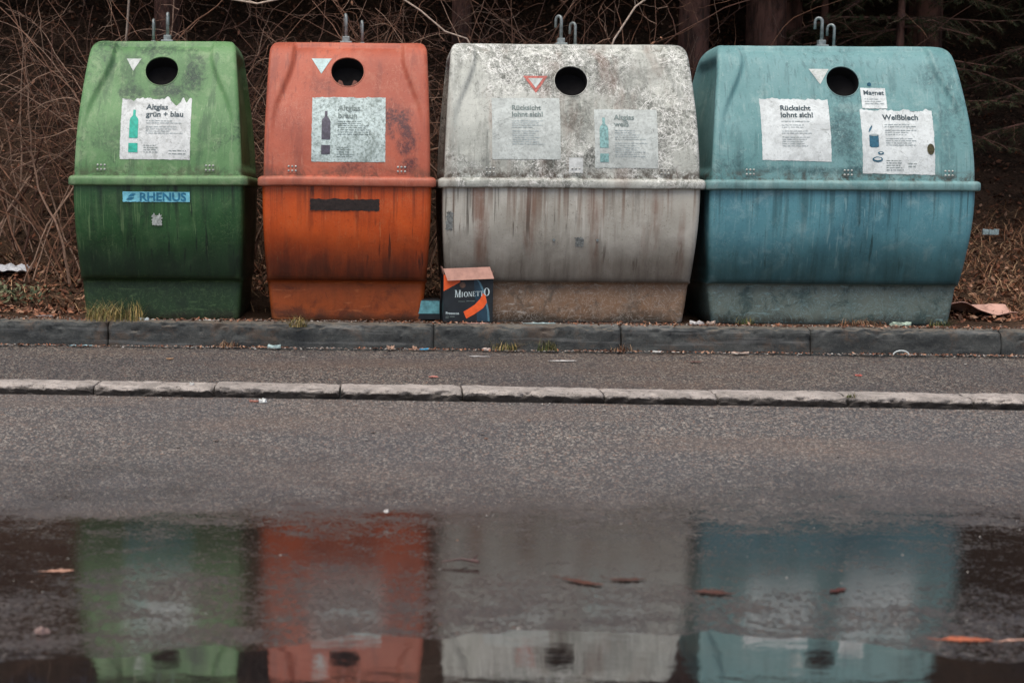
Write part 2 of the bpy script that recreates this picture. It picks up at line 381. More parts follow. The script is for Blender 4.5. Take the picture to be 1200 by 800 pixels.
def ring(hw, hd, r, z, NX, NY, NC, disp=None, z_tilt=None):
    r = min(r, hd*.9, hw*.9); pts = []
    def add(x, y, nx, ny, tag): pts.append((x, y, nx, ny, tag))
    for i in range(NX): add(-hw+r+(2*hw-2*r)*i/NX, -hd, 0, -1, 'f')
    for i in range(NC): a = math.pi/2*i/NC; add(hw-r+r*math.sin(a), -hd+r-r*math.cos(a), math.sin(a), -math.cos(a), 'c')
    for i in range(NY): add(hw, -hd+r+(2*hd-2*r)*i/NY, 1, 0, 'e')
    for i in range(NC): a = math.pi/2*i/NC; add(hw-r+r*math.cos(a), hd-r+r*math.sin(a), math.cos(a), math.sin(a), 'c')
    for i in range(NX): add(hw-r-(2*hw-2*r)*i/NX, hd, 0, 1, 'b')
    for i in range(NC): a = math.pi/2*i/NC; add(-hw+r-r*math.sin(a), hd-r+r*math.cos(a), -math.sin(a), math.cos(a), 'c')
    for i in range(NY): add(-hw, hd-r-(2*hd-2*r)*i/NY, -1, 0, 'e')
    for i in range(NC): a = math.pi/2*i/NC; add(-hw+r-r*math.cos(a), -hd+r-r*math.sin(a), -math.cos(a), -math.sin(a), 'c')
    V = []
    for x, y, nx, ny, tg in pts:
        dx = dy = dz = 0
        if disp: dx, dy, dz = disp(x, y, tg, z, hw, hd)
        V.append((x+dx, y+dy, z+dz))
    return V
def loft(rings, cap_top=False, cap_bot=False):
    n = len(rings[0]); V = [v for r in rings for v in r]
    F = [(j*n+i, j*n+(i+1) % n, (j+1)*n+(i+1) % n, (j+1)*n+i) for j in range(len(rings)-1) for i in range(n)]
    if cap_bot: F.append(tuple(range(n))[::-1])
    if cap_top: F.append(tuple((len(rings)-1)*n+i for i in range(n)))
    return V, F

class Container:
    """one recycling container: body, rim, lid with filling hole, hooks, stickers"""
    def __init__(s, name, label, cx, wr, wb, wt, mats, hole, rz=0, seed=0, cy=9.05):
        s.root = empty(name, (cx, cy, GZ), rz); tag(s.root, label, 'recycling container', 'glass and tin containers in a row')
        wr += .02; s.wr, s.wb, s.wt, s.seed = wr, wb, wt, seed; s.mats = mats; s.hole = hole
        s.sh = LID.sz(hole[1]); s.R = .101; s.RV = 1.04
        s.build()
    def hwb(s, z):   # half width of the body
        t = max(0, min(1, z/.81)); return (s.wb+(s.wr-.055-s.wb)*(1-(1-t)**1.9))/2
    def hwl(s, z):   # half width of the lid
        t = max(0, min(1, (z-.86)/.835)); h = (s.wr-.07)/2*(1-t**1.6)+s.wt/2*t**1.6
        k = max(0, (z-1.628)/.081)
        return h-.055*(1-math.sqrt(max(0, 1-min(1, k)**2)))
    def dsp(s, x, z, sarc):      # sunken front panel of the lid; depth along the normal
        hw = s.hwl(min(z, 1.59)); edge = hw-.05-.10*sm(1.2, 1.62, z)
        d = .027*sm(1.0, 1.5, z)*sm(edge+.014, edge-.016, abs(x))*sm(LID.L-.170, LID.L-.190, sarc)
        return d+.004*fn(x, z, s.seed, 2.2)+.0016*fn(x, z, s.seed, 6)
    def front(s, x, a, off=0, P=LID):
        yd, z, ny, nz = P.at(a)
        d = s.dsp(x, z, a) if P is LID else 0
        return Vector((x, -(yd-(d-off)*ny), z-(d-off)*nz))
    def build(s):
        wr = s.wr; NX = int(wr/.0135); NY, NC = 26, 5; R_ = s.root
        warp = lambda x, z: .008*fn(x, z, s.seed, 1.6)+.0022*fn(x, z, s.seed+4, 6)
        # foot + body as one skin: foot, crease, belly
        rings = []
        for z, hd, inset in [(0, .375, .012), (.012, .379, .004)]+[(.012+.21*k/8, .379+.008*k/8, .003*(1-k/8)) for k in range(1, 9)]+[(.232, .389, 0), (.240, .394, -.004), (.246, .408, -.01)]:
            rings.append(ring(s.hwb(z)-inset, hd, .035, z, NX, NY, NC, lambda x, y, t, z, hw, hd: (0, -warp(x, z) if y < 0 else 0, 0)))
        for k in range(1, 46):
            yd, z, ny, nz = BOD.at(BOD.L*k/45)
            def dp(x, y, t, z, hw, hd):
                if t == 'e': q = .012*sm(.36, .3, abs(y))*sm(.3, .36, z)*sm(.8, .74, z); return (-q if x > 0 else q, 0, 0)
                return (0, -warp(x, z) if y < 0 else 0, 0)
            rings.append(ring(s.hwb(z), yd, .04, z, NX, NY, NC, dp))
        V, F = loft(rings, cap_bot=True); s.body = mk('body', V, F, s.mats['body'], R_, True)
        # rim
        rings = []
        for z, o in ((.812, -.012), (.813, .016), (.817, .025), (.822, .028), (.850, .028), (.861, .025), (.868, .017), (.873, .004), (.878, -.03)):
            rings.append(ring((wr-.055)/2+o, .53+o, .028+max(0, o), z, NX//2, NY, 8,
                              lambda x, y, t, z, hw, hd: (0, 0, .006*fn(x, y, s.seed+2, 1.6)+.002*fn(x, y, s.seed+9, 9))))
        V, F = loft(rings); mk('rim', V, F, s.mats.get('rim', s.mats['lid']), R_, True)
        # lid
        rings = []; K = 92; meta = []
        for k in range(K+1):
            a = LID.L*k/K; yd, z, ny, nz = LID.at(a)
            def dp(x, y, t, zz, hw, hd, a=a, ny=ny, nz=nz):
                if t == 'f': d = s.dsp(x, zz, a); return (0, d*ny, -d*nz)
                if t == 'e':
                    d = .03*sm(hd-.05, hd-.09, abs(y))*sm(.90, .95, zz)*sm(1.63, 1.56, zz); return (-d if x > 0 else d, 0, 0)
                return (0, 0, 0)
            rr = min(.028, yd*.8); rings.append(ring(s.hwl(z), yd, rr, z, NX, NY, NC, dp))
            hw = s.hwl(z); meta.append([(-hw+rr+(2*hw-2*rr)*i/NX, a) for i in range(NX)])
        n = len(rings[0]); V, F = loft(rings, cap_top=True)
        hx = s.hole[0]; keep = []
        inside = lambda j, i: (meta[j][i][0]-hx)**2+((meta[j][i][1]-s.sh)/s.RV)**2 < s.R**2
        cut = set(); edge = set()
        for f in F:
            fl = [(v//n, v % n) for v in f]
            if len(f) == 4 and all(i < NX-1 for j, i in fl):
                cx_ = sum(meta[j][i][0] for j, i in fl)/4-hx; cy_ = (sum(meta[j][i][1] for j, i in fl)/4-s.sh)/s.RV
                if cx_*cx_+cy_*cy_ < s.R**2: cut.update(f); continue
            keep.append(f)
        used = set(v for f in keep for v in f)
        for v in cut & used:
            j, i = v//n, v % n; x, a = meta[j][i]; t = math.atan2((a-s.sh)/s.RV, x-hx)
            V[v] = s.front(hx+s.R*math.cos(t), s.sh+s.RV*s.R*math.sin(t))
        used = sorted(used); ix = {v: q for q, v in enumerate(used)}
        s.lid = mk('lid', [V[v] for v in used], [tuple(ix[v] for v in f) for f in keep], s.mats['lid'], R_, True)
        # filling hole: collar, plus an added black cup painting in the dark inside
        Vc, Fc = [], []; m = 56; sec = [(1.02, -.001), (1.03, .0015), (1.015, .003), (.985, .003), (.975, .001), (.97, -.012)]
        for q, (k, off) in enumerate(sec):
            for i in range(m):
                t = 2*math.pi*i/m; Vc.append(s.front(hx+s.R*k*math.cos(t), s.sh+s.RV*s.R*k*math.sin(t), off))
        for q in range(len(sec)-1):
            for i in range(m): Fc.append((q*m+i, q*m+(i+1) % m, (q+1)*m+(i+1) % m, (q+1)*m+i))
        mk('hole_collar', Vc, Fc, s.mats['lid'], s.lid, True)
        Vf = [s.front(hx+s.R*.968*math.cos(2*math.pi*i/m), s.sh+s.RV*s.R*.968*math.sin(2*math.pi*i/m), d) for d in (-.004, -.09) for i in range(m)]
        Vf.append(s.front(hx, s.sh, -.12)); Ff = [(i, (i+1) % m, m+(i+1) % m, m+i) for i in range(m)]+[(m+i, m+(i+1) % m, 2*m) for i in range(m)]
        mk('dark_hole_cup', Vf, Ff, m_hole_dark, s.lid)
        # lifting hooks
    def hooks(s, x1, x2, ang=0, h=.185):
        for i, (x, yy, hh, r, zf) in enumerate(((x1, -.02, h, .0105, 1), (x2, .10, h*.86, .0095, .9))):
            V, F = [], []; ca, sa = math.cos(ang), math.sin(ang); rr = .021
            prof = [(0, .0), (0, hh-rr)]+[(rr-rr*math.cos(t), hh-rr+rr*1.1*math.sin(t)) for t in [math.pi*k/8 for k in range(1, 9)]]+[(rr*2, hh-rr-.045)]
            tube(V, F, [(x+q*ca, yy+q*sa, 1.70+z) for q, z in prof], r, r*.85, 8)
            o = mk('lifting_hook', V, F, m_galv, s.root, True)
            V, F = [], []
            if i == 0: boxv(V, F, (x, yy, 1.73), (.046, .04, .04)); boxv(V, F, (x, yy, 1.713), (.075, .07, .012))
            else: boxv(V, F, (x, yy, 1.718), (.03, .03, .02))
            bevel_obj(mk('hook_socket', V, F, m_galv, s.root), .003)
    def plate(s, x, mat=None, rows=2, cols=3):
        a0 = LID.sz(.918)
        V, F = [], []; n = 6
        w_, h_ = .066, .055
        for j in range(n+1):
            for i in range(n+1): V.append(s.front(x-w_/2+w_*i/n, a0-h_/2+h_*j/n, .0022))
        for j in range(n):
            for i in range(n): F.append((j*(n+1)+i, j*(n+1)+i+1, (j+1)*(n+1)+i+1, (j+1)*(n+1)+i))
        p = mk('hinge_plate', V, F, s.mats['lid'], s.root, True)
        for j in range(rows):
            for i in range(cols):
                c = s.front(x+(i-(cols-1)/2)*.021, a0+(j-.5)*.026, .003); V, F = [], []
                for q, (r, o) in enumerate(((.0068, 0), (.006, .003), (.003, .0045))):
                    for t in range(8): V.append(c+Vector((r*math.cos(t*math.pi/4), -o, r*math.sin(t*math.pi/4))))
                for q in range(2):
                    for t in range(8): F.append((q*8+t, q*8+(t+1) % 8, q*8+8+(t+1) % 8, q*8+8+t))
                F.append(tuple(16+t for t in range(8)))
                mk('rivet', V, F, m_rivet, p, True)
    def paper(s, x0, x1, z0, z1, mat, P=LID, torn_top=0, torn=.0025, off=.0022, name='info_sticker', seed=0, skew=0, notch=None):
        a0, a1 = P.sz(z0), P.sz(z1); NXp = max(8, int((x1-x0)/.006)); NYp = max(6, int((a1-a0)/.008)); V, F = [], []
        for j in range(NYp+1):
            for i in range(NXp+1):
                u, v = i/NXp, j/NYp; x = x0+(x1-x0)*u; a = a0+(a1-a0)*v
                x += (torn*fn(v*9, seed, 1)+torn*fn(v*30, seed, 4))*(1 if i == NXp else 1 if i == 0 else 0)
                if j == NYp: a += torn_top*(fn(u*7, seed, 2)+.8*fn(u*19, seed, 5)-.3)
                if j == 0: a += torn*(fn(u*9, seed, 7)+fn(u*30, seed, 3))
                if notch and v > .7:
                    for nu, nw, nd in notch:
                        q = max(0, 1-abs(u-nu)/nw); a -= nd*q*(v-.7)/.3
                a += skew*(u-.5)
                V.append(s.front(x, a, off+.0015*fn(u*5, v*5, seed)+.0008*fn(u*14, v*14, seed+1), P))
        for j in range(NYp):
            for i in range(NXp): F.append((j*(NXp+1)+i, j*(NXp+1)+i+1, (j+1)*(NXp+1)+i+1, (j+1)*(NXp+1)+i))
        o = mk(name, V, F, mat, s.root, True); o['_fr'] = 0; del o['_fr']
        return o, (x0, a0, P)
    def flat(s, polys, fr, mat, name, parent, off=.0045, ox=0, oy=0):
        """polys: 2D polygons in metres from the frame's lower left corner, cut fine and wrapped on the shell"""
        bm = bmesh.new()
        for p in polys:
            vs = [bm.verts.new((q[0], q[1], 0)) for q in p]
            try: bm.faces.new(vs)
            except ValueError: pass
        bmesh.ops.triangulate(bm, faces=bm.faces[:])
        return s._wrap(bm, fr, mat, name, parent, off, ox, oy)
    def _wrap(s, bm, fr, mat, name, parent, off, ox, oy):
        for _ in range(3):
            long = [e for e in bm.edges if e.calc_length() > .03]
            if not long: break
            bmesh.ops.subdivide_edges(bm, edges=long, cuts=1); bmesh.ops.triangulate(bm, faces=bm.faces[:])
        x0, a0, P = fr
        for v in bm.verts: v.co = s.front(x0+v.co.x+ox, a0+v.co.y+oy, off, P)
        me = bpy.data.meshes.new(name); bm.to_mesh(me); bm.free(); me.materials.append(mat)
        o = bpy.data.objects.new(name, me); COL.objects.link(o); o.parent = parent; return o
    def text(s, txt, size, fr, ox, oy, mat, parent, name='lettering', bold=.0, sx=1., off=.0045):
        bm = textbm(txt, size*(1.19 if txt == 'RHENUS' else 1), bold, sx); return s._wrap(bm, fr, mat, name, parent, off, ox, oy)
def textbm(txt, size, bold=0, sx=1.):
    cu = bpy.data.curves.new('t', 'FONT'); cu.body = txt; cu.size = size*.9; cu.offset = bold; cu.space_line = .98; cu.resolution_u = 3
    o = bpy.data.objects.new('t', cu); COL.objects.link(o); dg = bpy.context.evaluated_depsgraph_get(); dg.update()
    me = bpy.data.meshes.new_from_object(o.evaluated_get(dg)); bm = bmesh.new(); bm.from_mesh(me)
    for v in bm.verts: v.co.x *= sx
    bpy.data.objects.remove(o); bpy.data.curves.remove(cu); bpy.data.meshes.remove(me); return bm
def rect(x, y, w_, h_): return [(x, y), (x+w_, y), (x+w_, y+h_), (x, y+h_)]
def small_print(rng, x, y, w_, rows, pitch=.0135, h_=.0042, gap_after=()):
    P = []
    for r in range(rows):
        yy = y-r*pitch-sum(pitch*.8 for g in gap_after if r >= g); xx = x; end = x+w_*rng.uniform(.6, 1)
        while xx < end:
            L = rng.uniform(.008, .032); P.append(rect(xx, yy, min(L, end-xx+.004), h_*rng.uniform(.7, 1.1))); xx += L+.005
    return P
def bottle(x, y, h_, w_):
    return [[(x-w_/2, y), (x+w_/2, y), (x+w_/2, y+h_*.62), (x+w_*.42, y+h_*.70), (x+w_*.2, y+h_*.77), (x+w_*.15, y+h_*.82), (x+w_*.15, y+h_), (x-w_*.15, y+h_), (x-w_*.15, y+h_*.82), (x-w_*.2, y+h_*.77), (x-w_*.42, y+h_*.70), (x-w_/2, y+h_*.62)]]

m_hole_dark = simple('hole_dark_black', (.006, .0055, .006), .9, .2, 20, .1, spec=.2)
m_galv = simple('galvanised_steel', (.20, .225, .22), .5, .35, 40, .3, metal=.5)
m_rivet = simple('rivet_zinc', (.36, .37, .34), .5, .3, 60, .2, metal=.2)
def paper_mat(name, col, dirt, dirt_col=(.10, .11, .09), crease=.5, seed=0):
    M = Mt(name); v = M.map((1, 1, 1), loc=(seed, 0, seed)); n = M.noise(9, 10, .75, .6, v); f = M.noise(60, 6, .8, 0, v)
    c = M.mix(M.ramp(n, .4, .62), col, tuple(k*.78 for k in col))
    c = M.mix(M.ramp(f, .53-dirt*.12, .66, 0, .3+.6*dirt), c, dirt_col)
    c = M.mix(M.ramp(M.noise(5, 9, .75, .8, v, off=3), .56-.08*dirt, .68, 0, .3+.5*dirt), c, dirt_col)
    ln = M.ma('ABSOLUTE', M.ma('SUBTRACT', M.noise(3.0, 5, .6, .8, M.map((1, 1, 1.6), loc=(seed+5, 0, 1))), .5))
    c = M.mix(M.ramp(ln, 0, .006, crease, 0), c, (.12, .13, .12))
    return M.out(c, .6, M.bump(n, .3, .004), spec=.3)
m_pap_g = paper_mat('sticker_paper_clean', (.60, .63, .61), .25, seed=1)
m_pap_o = paper_mat('sticker_paper_mossy', (.50, .60, .58), .85, (.09, .12, .10), seed=2)
m_pap_w = paper_mat('sticker_paper_faded', (.47, .51, .48), .75, (.24, .26, .24), seed=3)
m_pap_b = paper_mat('sticker_paper_creased', (.60, .645, .63), .25, (.25, .27, .25), seed=4)
m_ink = simple('ink_dark_blue', (.035, .06, .07), .6, .5, 60, 0)
m_inkf = simple('ink_faded', (.14, .18, .17), .6, .4, 60, 0)
m_inkg = simple('ink_grey', (.27, .32, .32), .6, .3, 80, 0)
m_teal = simple('ink_teal', (.02, .34, .25), .6, .25, 50, 0)
m_plum = simple('ink_plum', (.06, .055, .075), .6, .4, 60, 0)
m_petrol = simple('ink_petrol', (.015, .09, .14), .6, .3, 60, 0)
m_fadet = simple('ink_pale_teal', (.16, .30, .29), .6, .4, 60, 0)
m_red = simple('ink_red', (.36, .09, .07), .6, .4, 60, 0)
m_cyan = simple('sticker_cyan', (.16, .47, .56), .5, .3, 25, .1)
m_bluei = simple('ink_blue', (.015, .14, .24), .5, .3, 50, 0)
m_darkst = simple('sticker_dark_residue', (.020, .013, .011), .8, .4, 60, .3)

G1 = dict(lid=shell_paint('green_lid', (.07, .165, .06), (.115, .235, .095), (.25, .34, .19), (.016, .032, .026), seed=1.3, pale_amt=.55, algae=(.505, .62), seam=.6, streak=.4, spots=((.19, 1.48, .08, .16, .9), (.10, 1.38, .16, .07, .85), (-.17, 1.37, .09, .08, .8), (-.02, 1.64, .2, .04, .7), (-.30, 1.08, .12, .14, .45), (-.20, 1.52, .06, .10, .5)), drips=.3, run=0, rough=.55),
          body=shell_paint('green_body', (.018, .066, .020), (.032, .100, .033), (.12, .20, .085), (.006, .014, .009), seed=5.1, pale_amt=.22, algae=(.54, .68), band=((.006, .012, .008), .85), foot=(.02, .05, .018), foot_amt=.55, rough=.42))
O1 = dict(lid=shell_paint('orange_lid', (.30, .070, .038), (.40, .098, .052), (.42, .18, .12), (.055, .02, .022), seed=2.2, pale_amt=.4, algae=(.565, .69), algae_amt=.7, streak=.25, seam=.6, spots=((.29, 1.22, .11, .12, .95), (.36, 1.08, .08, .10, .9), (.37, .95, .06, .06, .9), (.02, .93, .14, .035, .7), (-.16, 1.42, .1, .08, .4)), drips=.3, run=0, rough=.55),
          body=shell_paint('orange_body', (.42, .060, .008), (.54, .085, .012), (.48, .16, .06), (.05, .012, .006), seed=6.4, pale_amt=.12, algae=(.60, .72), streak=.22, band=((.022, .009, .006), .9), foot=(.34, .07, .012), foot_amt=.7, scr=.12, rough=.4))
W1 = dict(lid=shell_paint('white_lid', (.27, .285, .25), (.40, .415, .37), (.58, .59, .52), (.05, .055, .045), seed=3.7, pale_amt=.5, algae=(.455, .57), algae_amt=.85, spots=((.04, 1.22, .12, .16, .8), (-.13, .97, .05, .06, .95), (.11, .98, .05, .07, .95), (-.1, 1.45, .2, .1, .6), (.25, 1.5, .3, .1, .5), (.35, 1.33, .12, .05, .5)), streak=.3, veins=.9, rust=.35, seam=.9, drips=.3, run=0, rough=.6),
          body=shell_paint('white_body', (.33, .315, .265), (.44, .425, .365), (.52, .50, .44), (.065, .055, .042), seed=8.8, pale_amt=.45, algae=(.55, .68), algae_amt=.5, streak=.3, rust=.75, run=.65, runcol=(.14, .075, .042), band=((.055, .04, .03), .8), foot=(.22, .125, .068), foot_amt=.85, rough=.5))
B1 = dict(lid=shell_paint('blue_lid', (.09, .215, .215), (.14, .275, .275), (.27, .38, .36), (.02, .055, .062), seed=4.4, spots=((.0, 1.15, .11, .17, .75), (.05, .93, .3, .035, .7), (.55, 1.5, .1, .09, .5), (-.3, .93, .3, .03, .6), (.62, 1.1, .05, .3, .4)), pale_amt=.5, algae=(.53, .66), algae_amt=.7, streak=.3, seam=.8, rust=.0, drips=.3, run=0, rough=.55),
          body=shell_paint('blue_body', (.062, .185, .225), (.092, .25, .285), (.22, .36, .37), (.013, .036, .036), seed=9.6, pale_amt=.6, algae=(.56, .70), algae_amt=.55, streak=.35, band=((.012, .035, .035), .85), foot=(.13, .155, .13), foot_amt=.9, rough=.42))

# --- green
g = Container('glass_container', 'green glass recycling container with two tone lid, leftmost of the row', -1.305, 1.05, .94, .87, G1, (.0, 1.518), seed=1)
g.hooks(-.008, -.115, 1.6); g.plate(-.335); g.plate(.31)
rng = random.Random(4)
p, fr = g.paper(-.225, .192, .966, 1.343, m_pap_g, torn_top=.02, seed=1, notch=[(.78, .10, .05), (.93, .05, .035), (.16, .05, .018)])
H = LID.sz(1.343)-LID.sz(.966)
g.text('Altglas\ngrün + blau', .054, fr, .148, H-.078, m_ink, p, bold=.0013)
g.flat(bottle(.078, .128, .18, .052)+[rect(.05, .042, .055, .055)], fr, m_teal, 'bottle_picture', p)
g.flat(small_print(rng, .15, H-.155, .22, 6, gap_after=(2,)), fr, m_inkg, 'small_print', p)
g.flat(small_print(rng, .14, .082, .10, 4)+small_print(rng, .29, .05, .10, 2, .018), fr, m_inkf, 'small_print', p)
p, fr = g.paper(-.212, -.122, 1.515, 1.60, m_pap_g, seed=4, name='triangle_sticker') if 0 else (None, None)
def tri(c, x0, x1, zt, zb, mat, name='triangle_sticker', off=.0025):
    a1 = LID.sz(zt); a0 = LID.sz(zb); fr = (x0, a0, LID); w_ = x1-x0; h_ = a1-a0; n = 8
    P = [[(w_*.5*(1-j/n), h_*j/n), (w_*.5*(1+j/n), h_*j/n), (w_*.5*(1+(j+1)/n), h_*(j+1)/n), (w_*.5*(1-(j+1)/n), h_*(j+1)/n)] for j in range(1, n)]+[[(w_*.5, 0), (w_*.5*(1+1/n), h_/n), (w_*.5*(1-1/n), h_/n)]]
    return c.flat(P, fr, mat, name, c.root, off), fr, w_, h_
m_triw = paper_mat('sticker_white_scuffed', (.50, .53, .50), .5, (.14, .2, .14), seed=8)
m_trit = paper_mat('sticker_teal_white', (.46, .60, .58), .4, (.2, .25, .23), seed=9)
tri(g, -.218, -.128, 1.593, 1.512, m_triw)
# lettering plate on the body
bp, bfr = g.paper(-.208, .192, .715, .775, m_cyan, P=BOD, seed=3, name='name_sticker')
g.text('RHENUS', .062, bfr, .098, .008, m_bluei, bp, bold=.0018, sx=1.12)
g.flat([[(.02, .012), (.052, .012), (.07, .028), (.036, .026)], [(.03, .03), (.064, .034), (.078, .05), (.05, .048)]], bfr, m_bluei, 'logo_mark', bp)
sp_, _ = g.paper(-.036, .022, .575, .645, simple('sticker_grey', (.34, .37, .34), .7, .35, 60, .1), P=BOD, seed=8, torn=.01, torn_top=.02, name='sticker_remnant')
# --- orange
o_ = Container('glass_container', 'orange glass recycling container with a black strip on its belly', -.178, 1.046, .925, .955, O1, (-.003, 1.521), seed=2)
o_.hooks(-.02, .08, 1.75); o_.plate(-.325); o_.plate(.325)
p, fr = o_.paper(-.212, .228, .96, 1.357, m_pap_o, seed=12, torn_top=.008)
H = LID.sz(1.357)-LID.sz(.96)
o_.text('Altglas\nbraun', .056, fr, .155, H-.092, m_inkf, p, bold=.0012)
o_.flat(bottle(.085, .135, .18, .052)+[rect(.058, .045, .053, .055)], fr, m_plum, 'bottle_picture', p)
o_.flat(small_print(rng, .155, H-.165, .20, 7), fr, m_inkf, 'small_print', p)
o_.flat(small_print(rng, .15, .085, .10, 5, .014), fr, m_inkf, 'small_print', p)
tri(o_, -.223, -.100, 1.602, 1.502, m_trit)
o_.paper(-.218, .195, .672, .742, m_darkst, P=BOD, seed=6, torn=.004, torn_top=.006, name='sticker_residue', skew=-.001)
# two bent scraps showing at the bottom of the hole
for sx_ in (-.045, .045):
    V = [o_.front(-.003+sx_-.025, o_.sh-.088, -.03), o_.front(-.003+sx_+.025, o_.sh-.088, -.03), o_.front(-.003+sx_+.012, o_.sh-.055, -.026), o_.front(-.003+sx_-.006, o_.sh-.045, -.028)]
    V += [v+Vector((0, .003, 0)) for v in V]
    mk('flap_scrap', V, [(0, 1, 2, 3), (7, 6, 5, 4), (0, 4, 5, 1), (1, 5, 6, 2), (2, 6, 7, 3), (3, 7, 4, 0)], simple('scrap_brown', (.12, .045, .03), .8), o_.lid)
# --- white
w_ = Container('glass_container', 'grimy white glass recycling container with rust stains and crackled lid', 1.165, 1.576, 1.434, 1.43, W1, (.004, 1.471), seed=3)
w_.hooks(-.02, .085, 2.4); w_.plate(-.49); w_.plate(.02); w_.plate(.55)
p, fr = w_.paper(-.478, -.070, .983, 1.360, m_pap_w, seed=21)
H = LID.sz(1.36)-LID.sz(.983)
w_.text('Rücksicht\nlohnt sich!', .050, fr, .118, H-.080, m_inkf, p, bold=.0013)
w_.flat(small_print(rng, .12, H-.155, .19, 11, gap_after=(4,)), fr, m_inkg, 'small_print', p)
p, fr = w_.paper(.134, .510, .936, 1.292, m_pap_w, seed=22)
H = LID.sz(1.292)-LID.sz(.936)
w_.text('Altglas\nweiß', .050, fr, .118, H-.068, m_inkf, p, bold=.0013)
w_.flat(bottle(.055, .12, .19, .052)+[rect(.030, .035, .052, .05)], fr, m_fadet, 'bottle_picture', p)
w_.flat(small_print(rng, .12, H-.14, .19, 12, gap_after=(5,)), fr, m_inkg, 'small_print', p)
t_, fr, tw, th = tri(w_, -.284, -.136, 1.500, 1.392, m_red)
w_.flat([[(tw*.5, th*.28), (tw*.80, th*.86), (tw*.20, th*.86)]], fr, m_pap_w, 'triangle_centre', t_, .0045)
for x in (-.10, .161):
    V, F = [], []; c = w_.front(x, BOD.sz(.506), .0, BOD)
    tube(V, F, [c+Vector((0, .01, 0)), c+Vector((0, -.004, 0))], .009, .008, 10); mk('bolt', V, F, m_galv, w_.root)
m_chip = simple('chipped_patch', (.15, .16, .15), .8, .5, 70, .4)
w_.paper(.028, .078, .468, .528, m_chip, P=BOD, seed=31, torn=.012, torn_top=.02, name='chipped_patch')
w_.paper(-.748, -.708, .56, .675, m_chip, P=BOD, seed=33, torn=.012, torn_top=.03, name='chipped_patch')
w_.paper(-.022, .062, .905, .995, simple('patch_white', (.46, .48, .46), .6, .2, 30, .1), seed=34, torn=.003, name='repair_patch', off=.003)
# --- blue
b_ = Container('tin_container', 'turquoise blue recycling container for tins, rightmost of the row', 2.783, 1.622, 1.455, 1.41, B1, (.028, 1.481), seed=4)
b_.hooks(-.01, .105, 2.75); b_.plate(-.56); b_.plate(.023); b_.plate(.622)
p, fr = b_.paper(-.487, -.076, .986, 1.368, m_pap_b, seed=41, torn_top=.012, skew=-.008)
H = LID.sz(1.368)-LID.sz(.986)
b_.text('Rücksicht\nlohnt sich!', .052, fr, .118, H-.080, m_ink, p, bold=.0013)
b_.flat(small_print(rng, .12, H-.155, .20, 10, gap_after=(1, 3, 5)), fr, m_inkg, 'small_print', p)
tri(b_, -.172, -.050, 1.556, 1.458, m_triw)
p, fr = b_.paper(.128, .278, 1.310, 1.440, m_pap_b, seed=43, torn_top=.004, off=.0032)
H = LID.sz(1.44)-LID.sz(1.31)
b_.text('Magnet', .047, fr, .014, H-.048, m_ink, p, bold=.0009, off=.0055)
b_.flat(small_print(rng, .018, H-.078, .115, 3, .016), fr, m_inkg, 'small_print', p, .0055)
p, fr = b_.paper(.110, .540, .912, 1.303, m_pap_b, seed=44, torn_top=.014, skew=-.006)
H = LID.sz(1.303)-LID.sz(.912)
b_.text('Weißblech', .054, fr, .132, H-.068, m_ink, p, bold=.0012)
el = lambda cx, cy, a, b, n=14: [(cx+a*math.cos(2*math.pi*i/n), cy+b*math.sin(2*math.pi*i/n)) for i in range(n)]
b_.flat([[(.042, .165), (.052, .160), (.088, .160), (.098, .165), (.098, .235), (.042, .235)], [(.040, .252), (.052, .262), (.066, .292), (.060, .296), (.044, .272)]], fr, m_petrol, 'tin_picture', p)
b_.flat([el(.070, .236, .028, .007)], fr, m_inkg, 'tin_picture', p, .0062)
b_.flat([el(.108, .125, .018, .010), el(.088, .087, .032, .016)], fr, m_petrol, 'tin_picture', p)
b_.flat([el(.108, .126, .009, .004), el(.088, .089, .022, .008)], fr, m_pap_b, 'tin_picture', p, .0062)
b_.flat(small_print(rng, .14, H-.10, .20, 9, gap_after=(2, 5)), fr, m_inkg, 'small_print', p)
b_.flat(small_print(rng, .14, .078, .11, 5, .014)+small_print(rng, .27, .06, .06, 2, .016), fr, m_inkf, 'small_print', p)
b_.flat([el(.405, .15, .022, .034, 11)], fr, simple('moss_stain', (.06, .055, .025), .9, .5, 50, .3), 'moss_stain', p, .006)
V, F = [], []; c = b_.front(.185, LID.sz(1.461)); tube(V, F, [c+Vector((0, .01, 0)), c+Vector((0, -.006, .002))], .013, .012, 12); mk('bolt', V, F, m_petrol, b_.root)

# ------------------------------------------------------------------ cartons
m_card = simple('cardboard', (.36, .20, .155), .85, .15, 25, .2)
m_box = simple('printed_black_card', (.010, .014, .017), .45, .3, 15, .1)
m_bor = simple('printed_orange', (.72, .10, .018), .5, .15, 20, 0)
m_bwh = simple('printed_pale', (.50, .60, .60), .5, .15, 40, 0)
m_bbl = simple('printed_bottle', (.012, .035, .055), .4, .4, 12, 0)
m_bbl2 = simple('printed_bottle_shine', (.06, .14, .18), .4, .3, 12, 0)
m_gold = simple('printed_gold', (.10, .055, .035), .5, .4, 40, 0)
bx = empty('wine_carton', (.553, 8.66, .284), rad(2)); tag(bx, 'open black wine carton with orange band and folded brown flap, before the white container', 'carton')
W, D, Hh, T = .300, .21, .285, .004
def panel(name, c, s, mat, parent, rot=None):
    V, F = [], []; boxv(V, F, c, s, rot); return mk(name, V, F, mat, parent)
fp = panel('front_panel', (0, -D/2, Hh/2), (W, T, Hh), m_box, bx)
panel('back_panel', (0, D/2, Hh/2), (W, T, Hh), m_card, bx)
for sx_ in (-1, 1): panel('side_panel', (sx_*(W/2-T/2-.0005), 0, Hh/2), (T, D-T-.001, Hh-.002), m_box, bx)
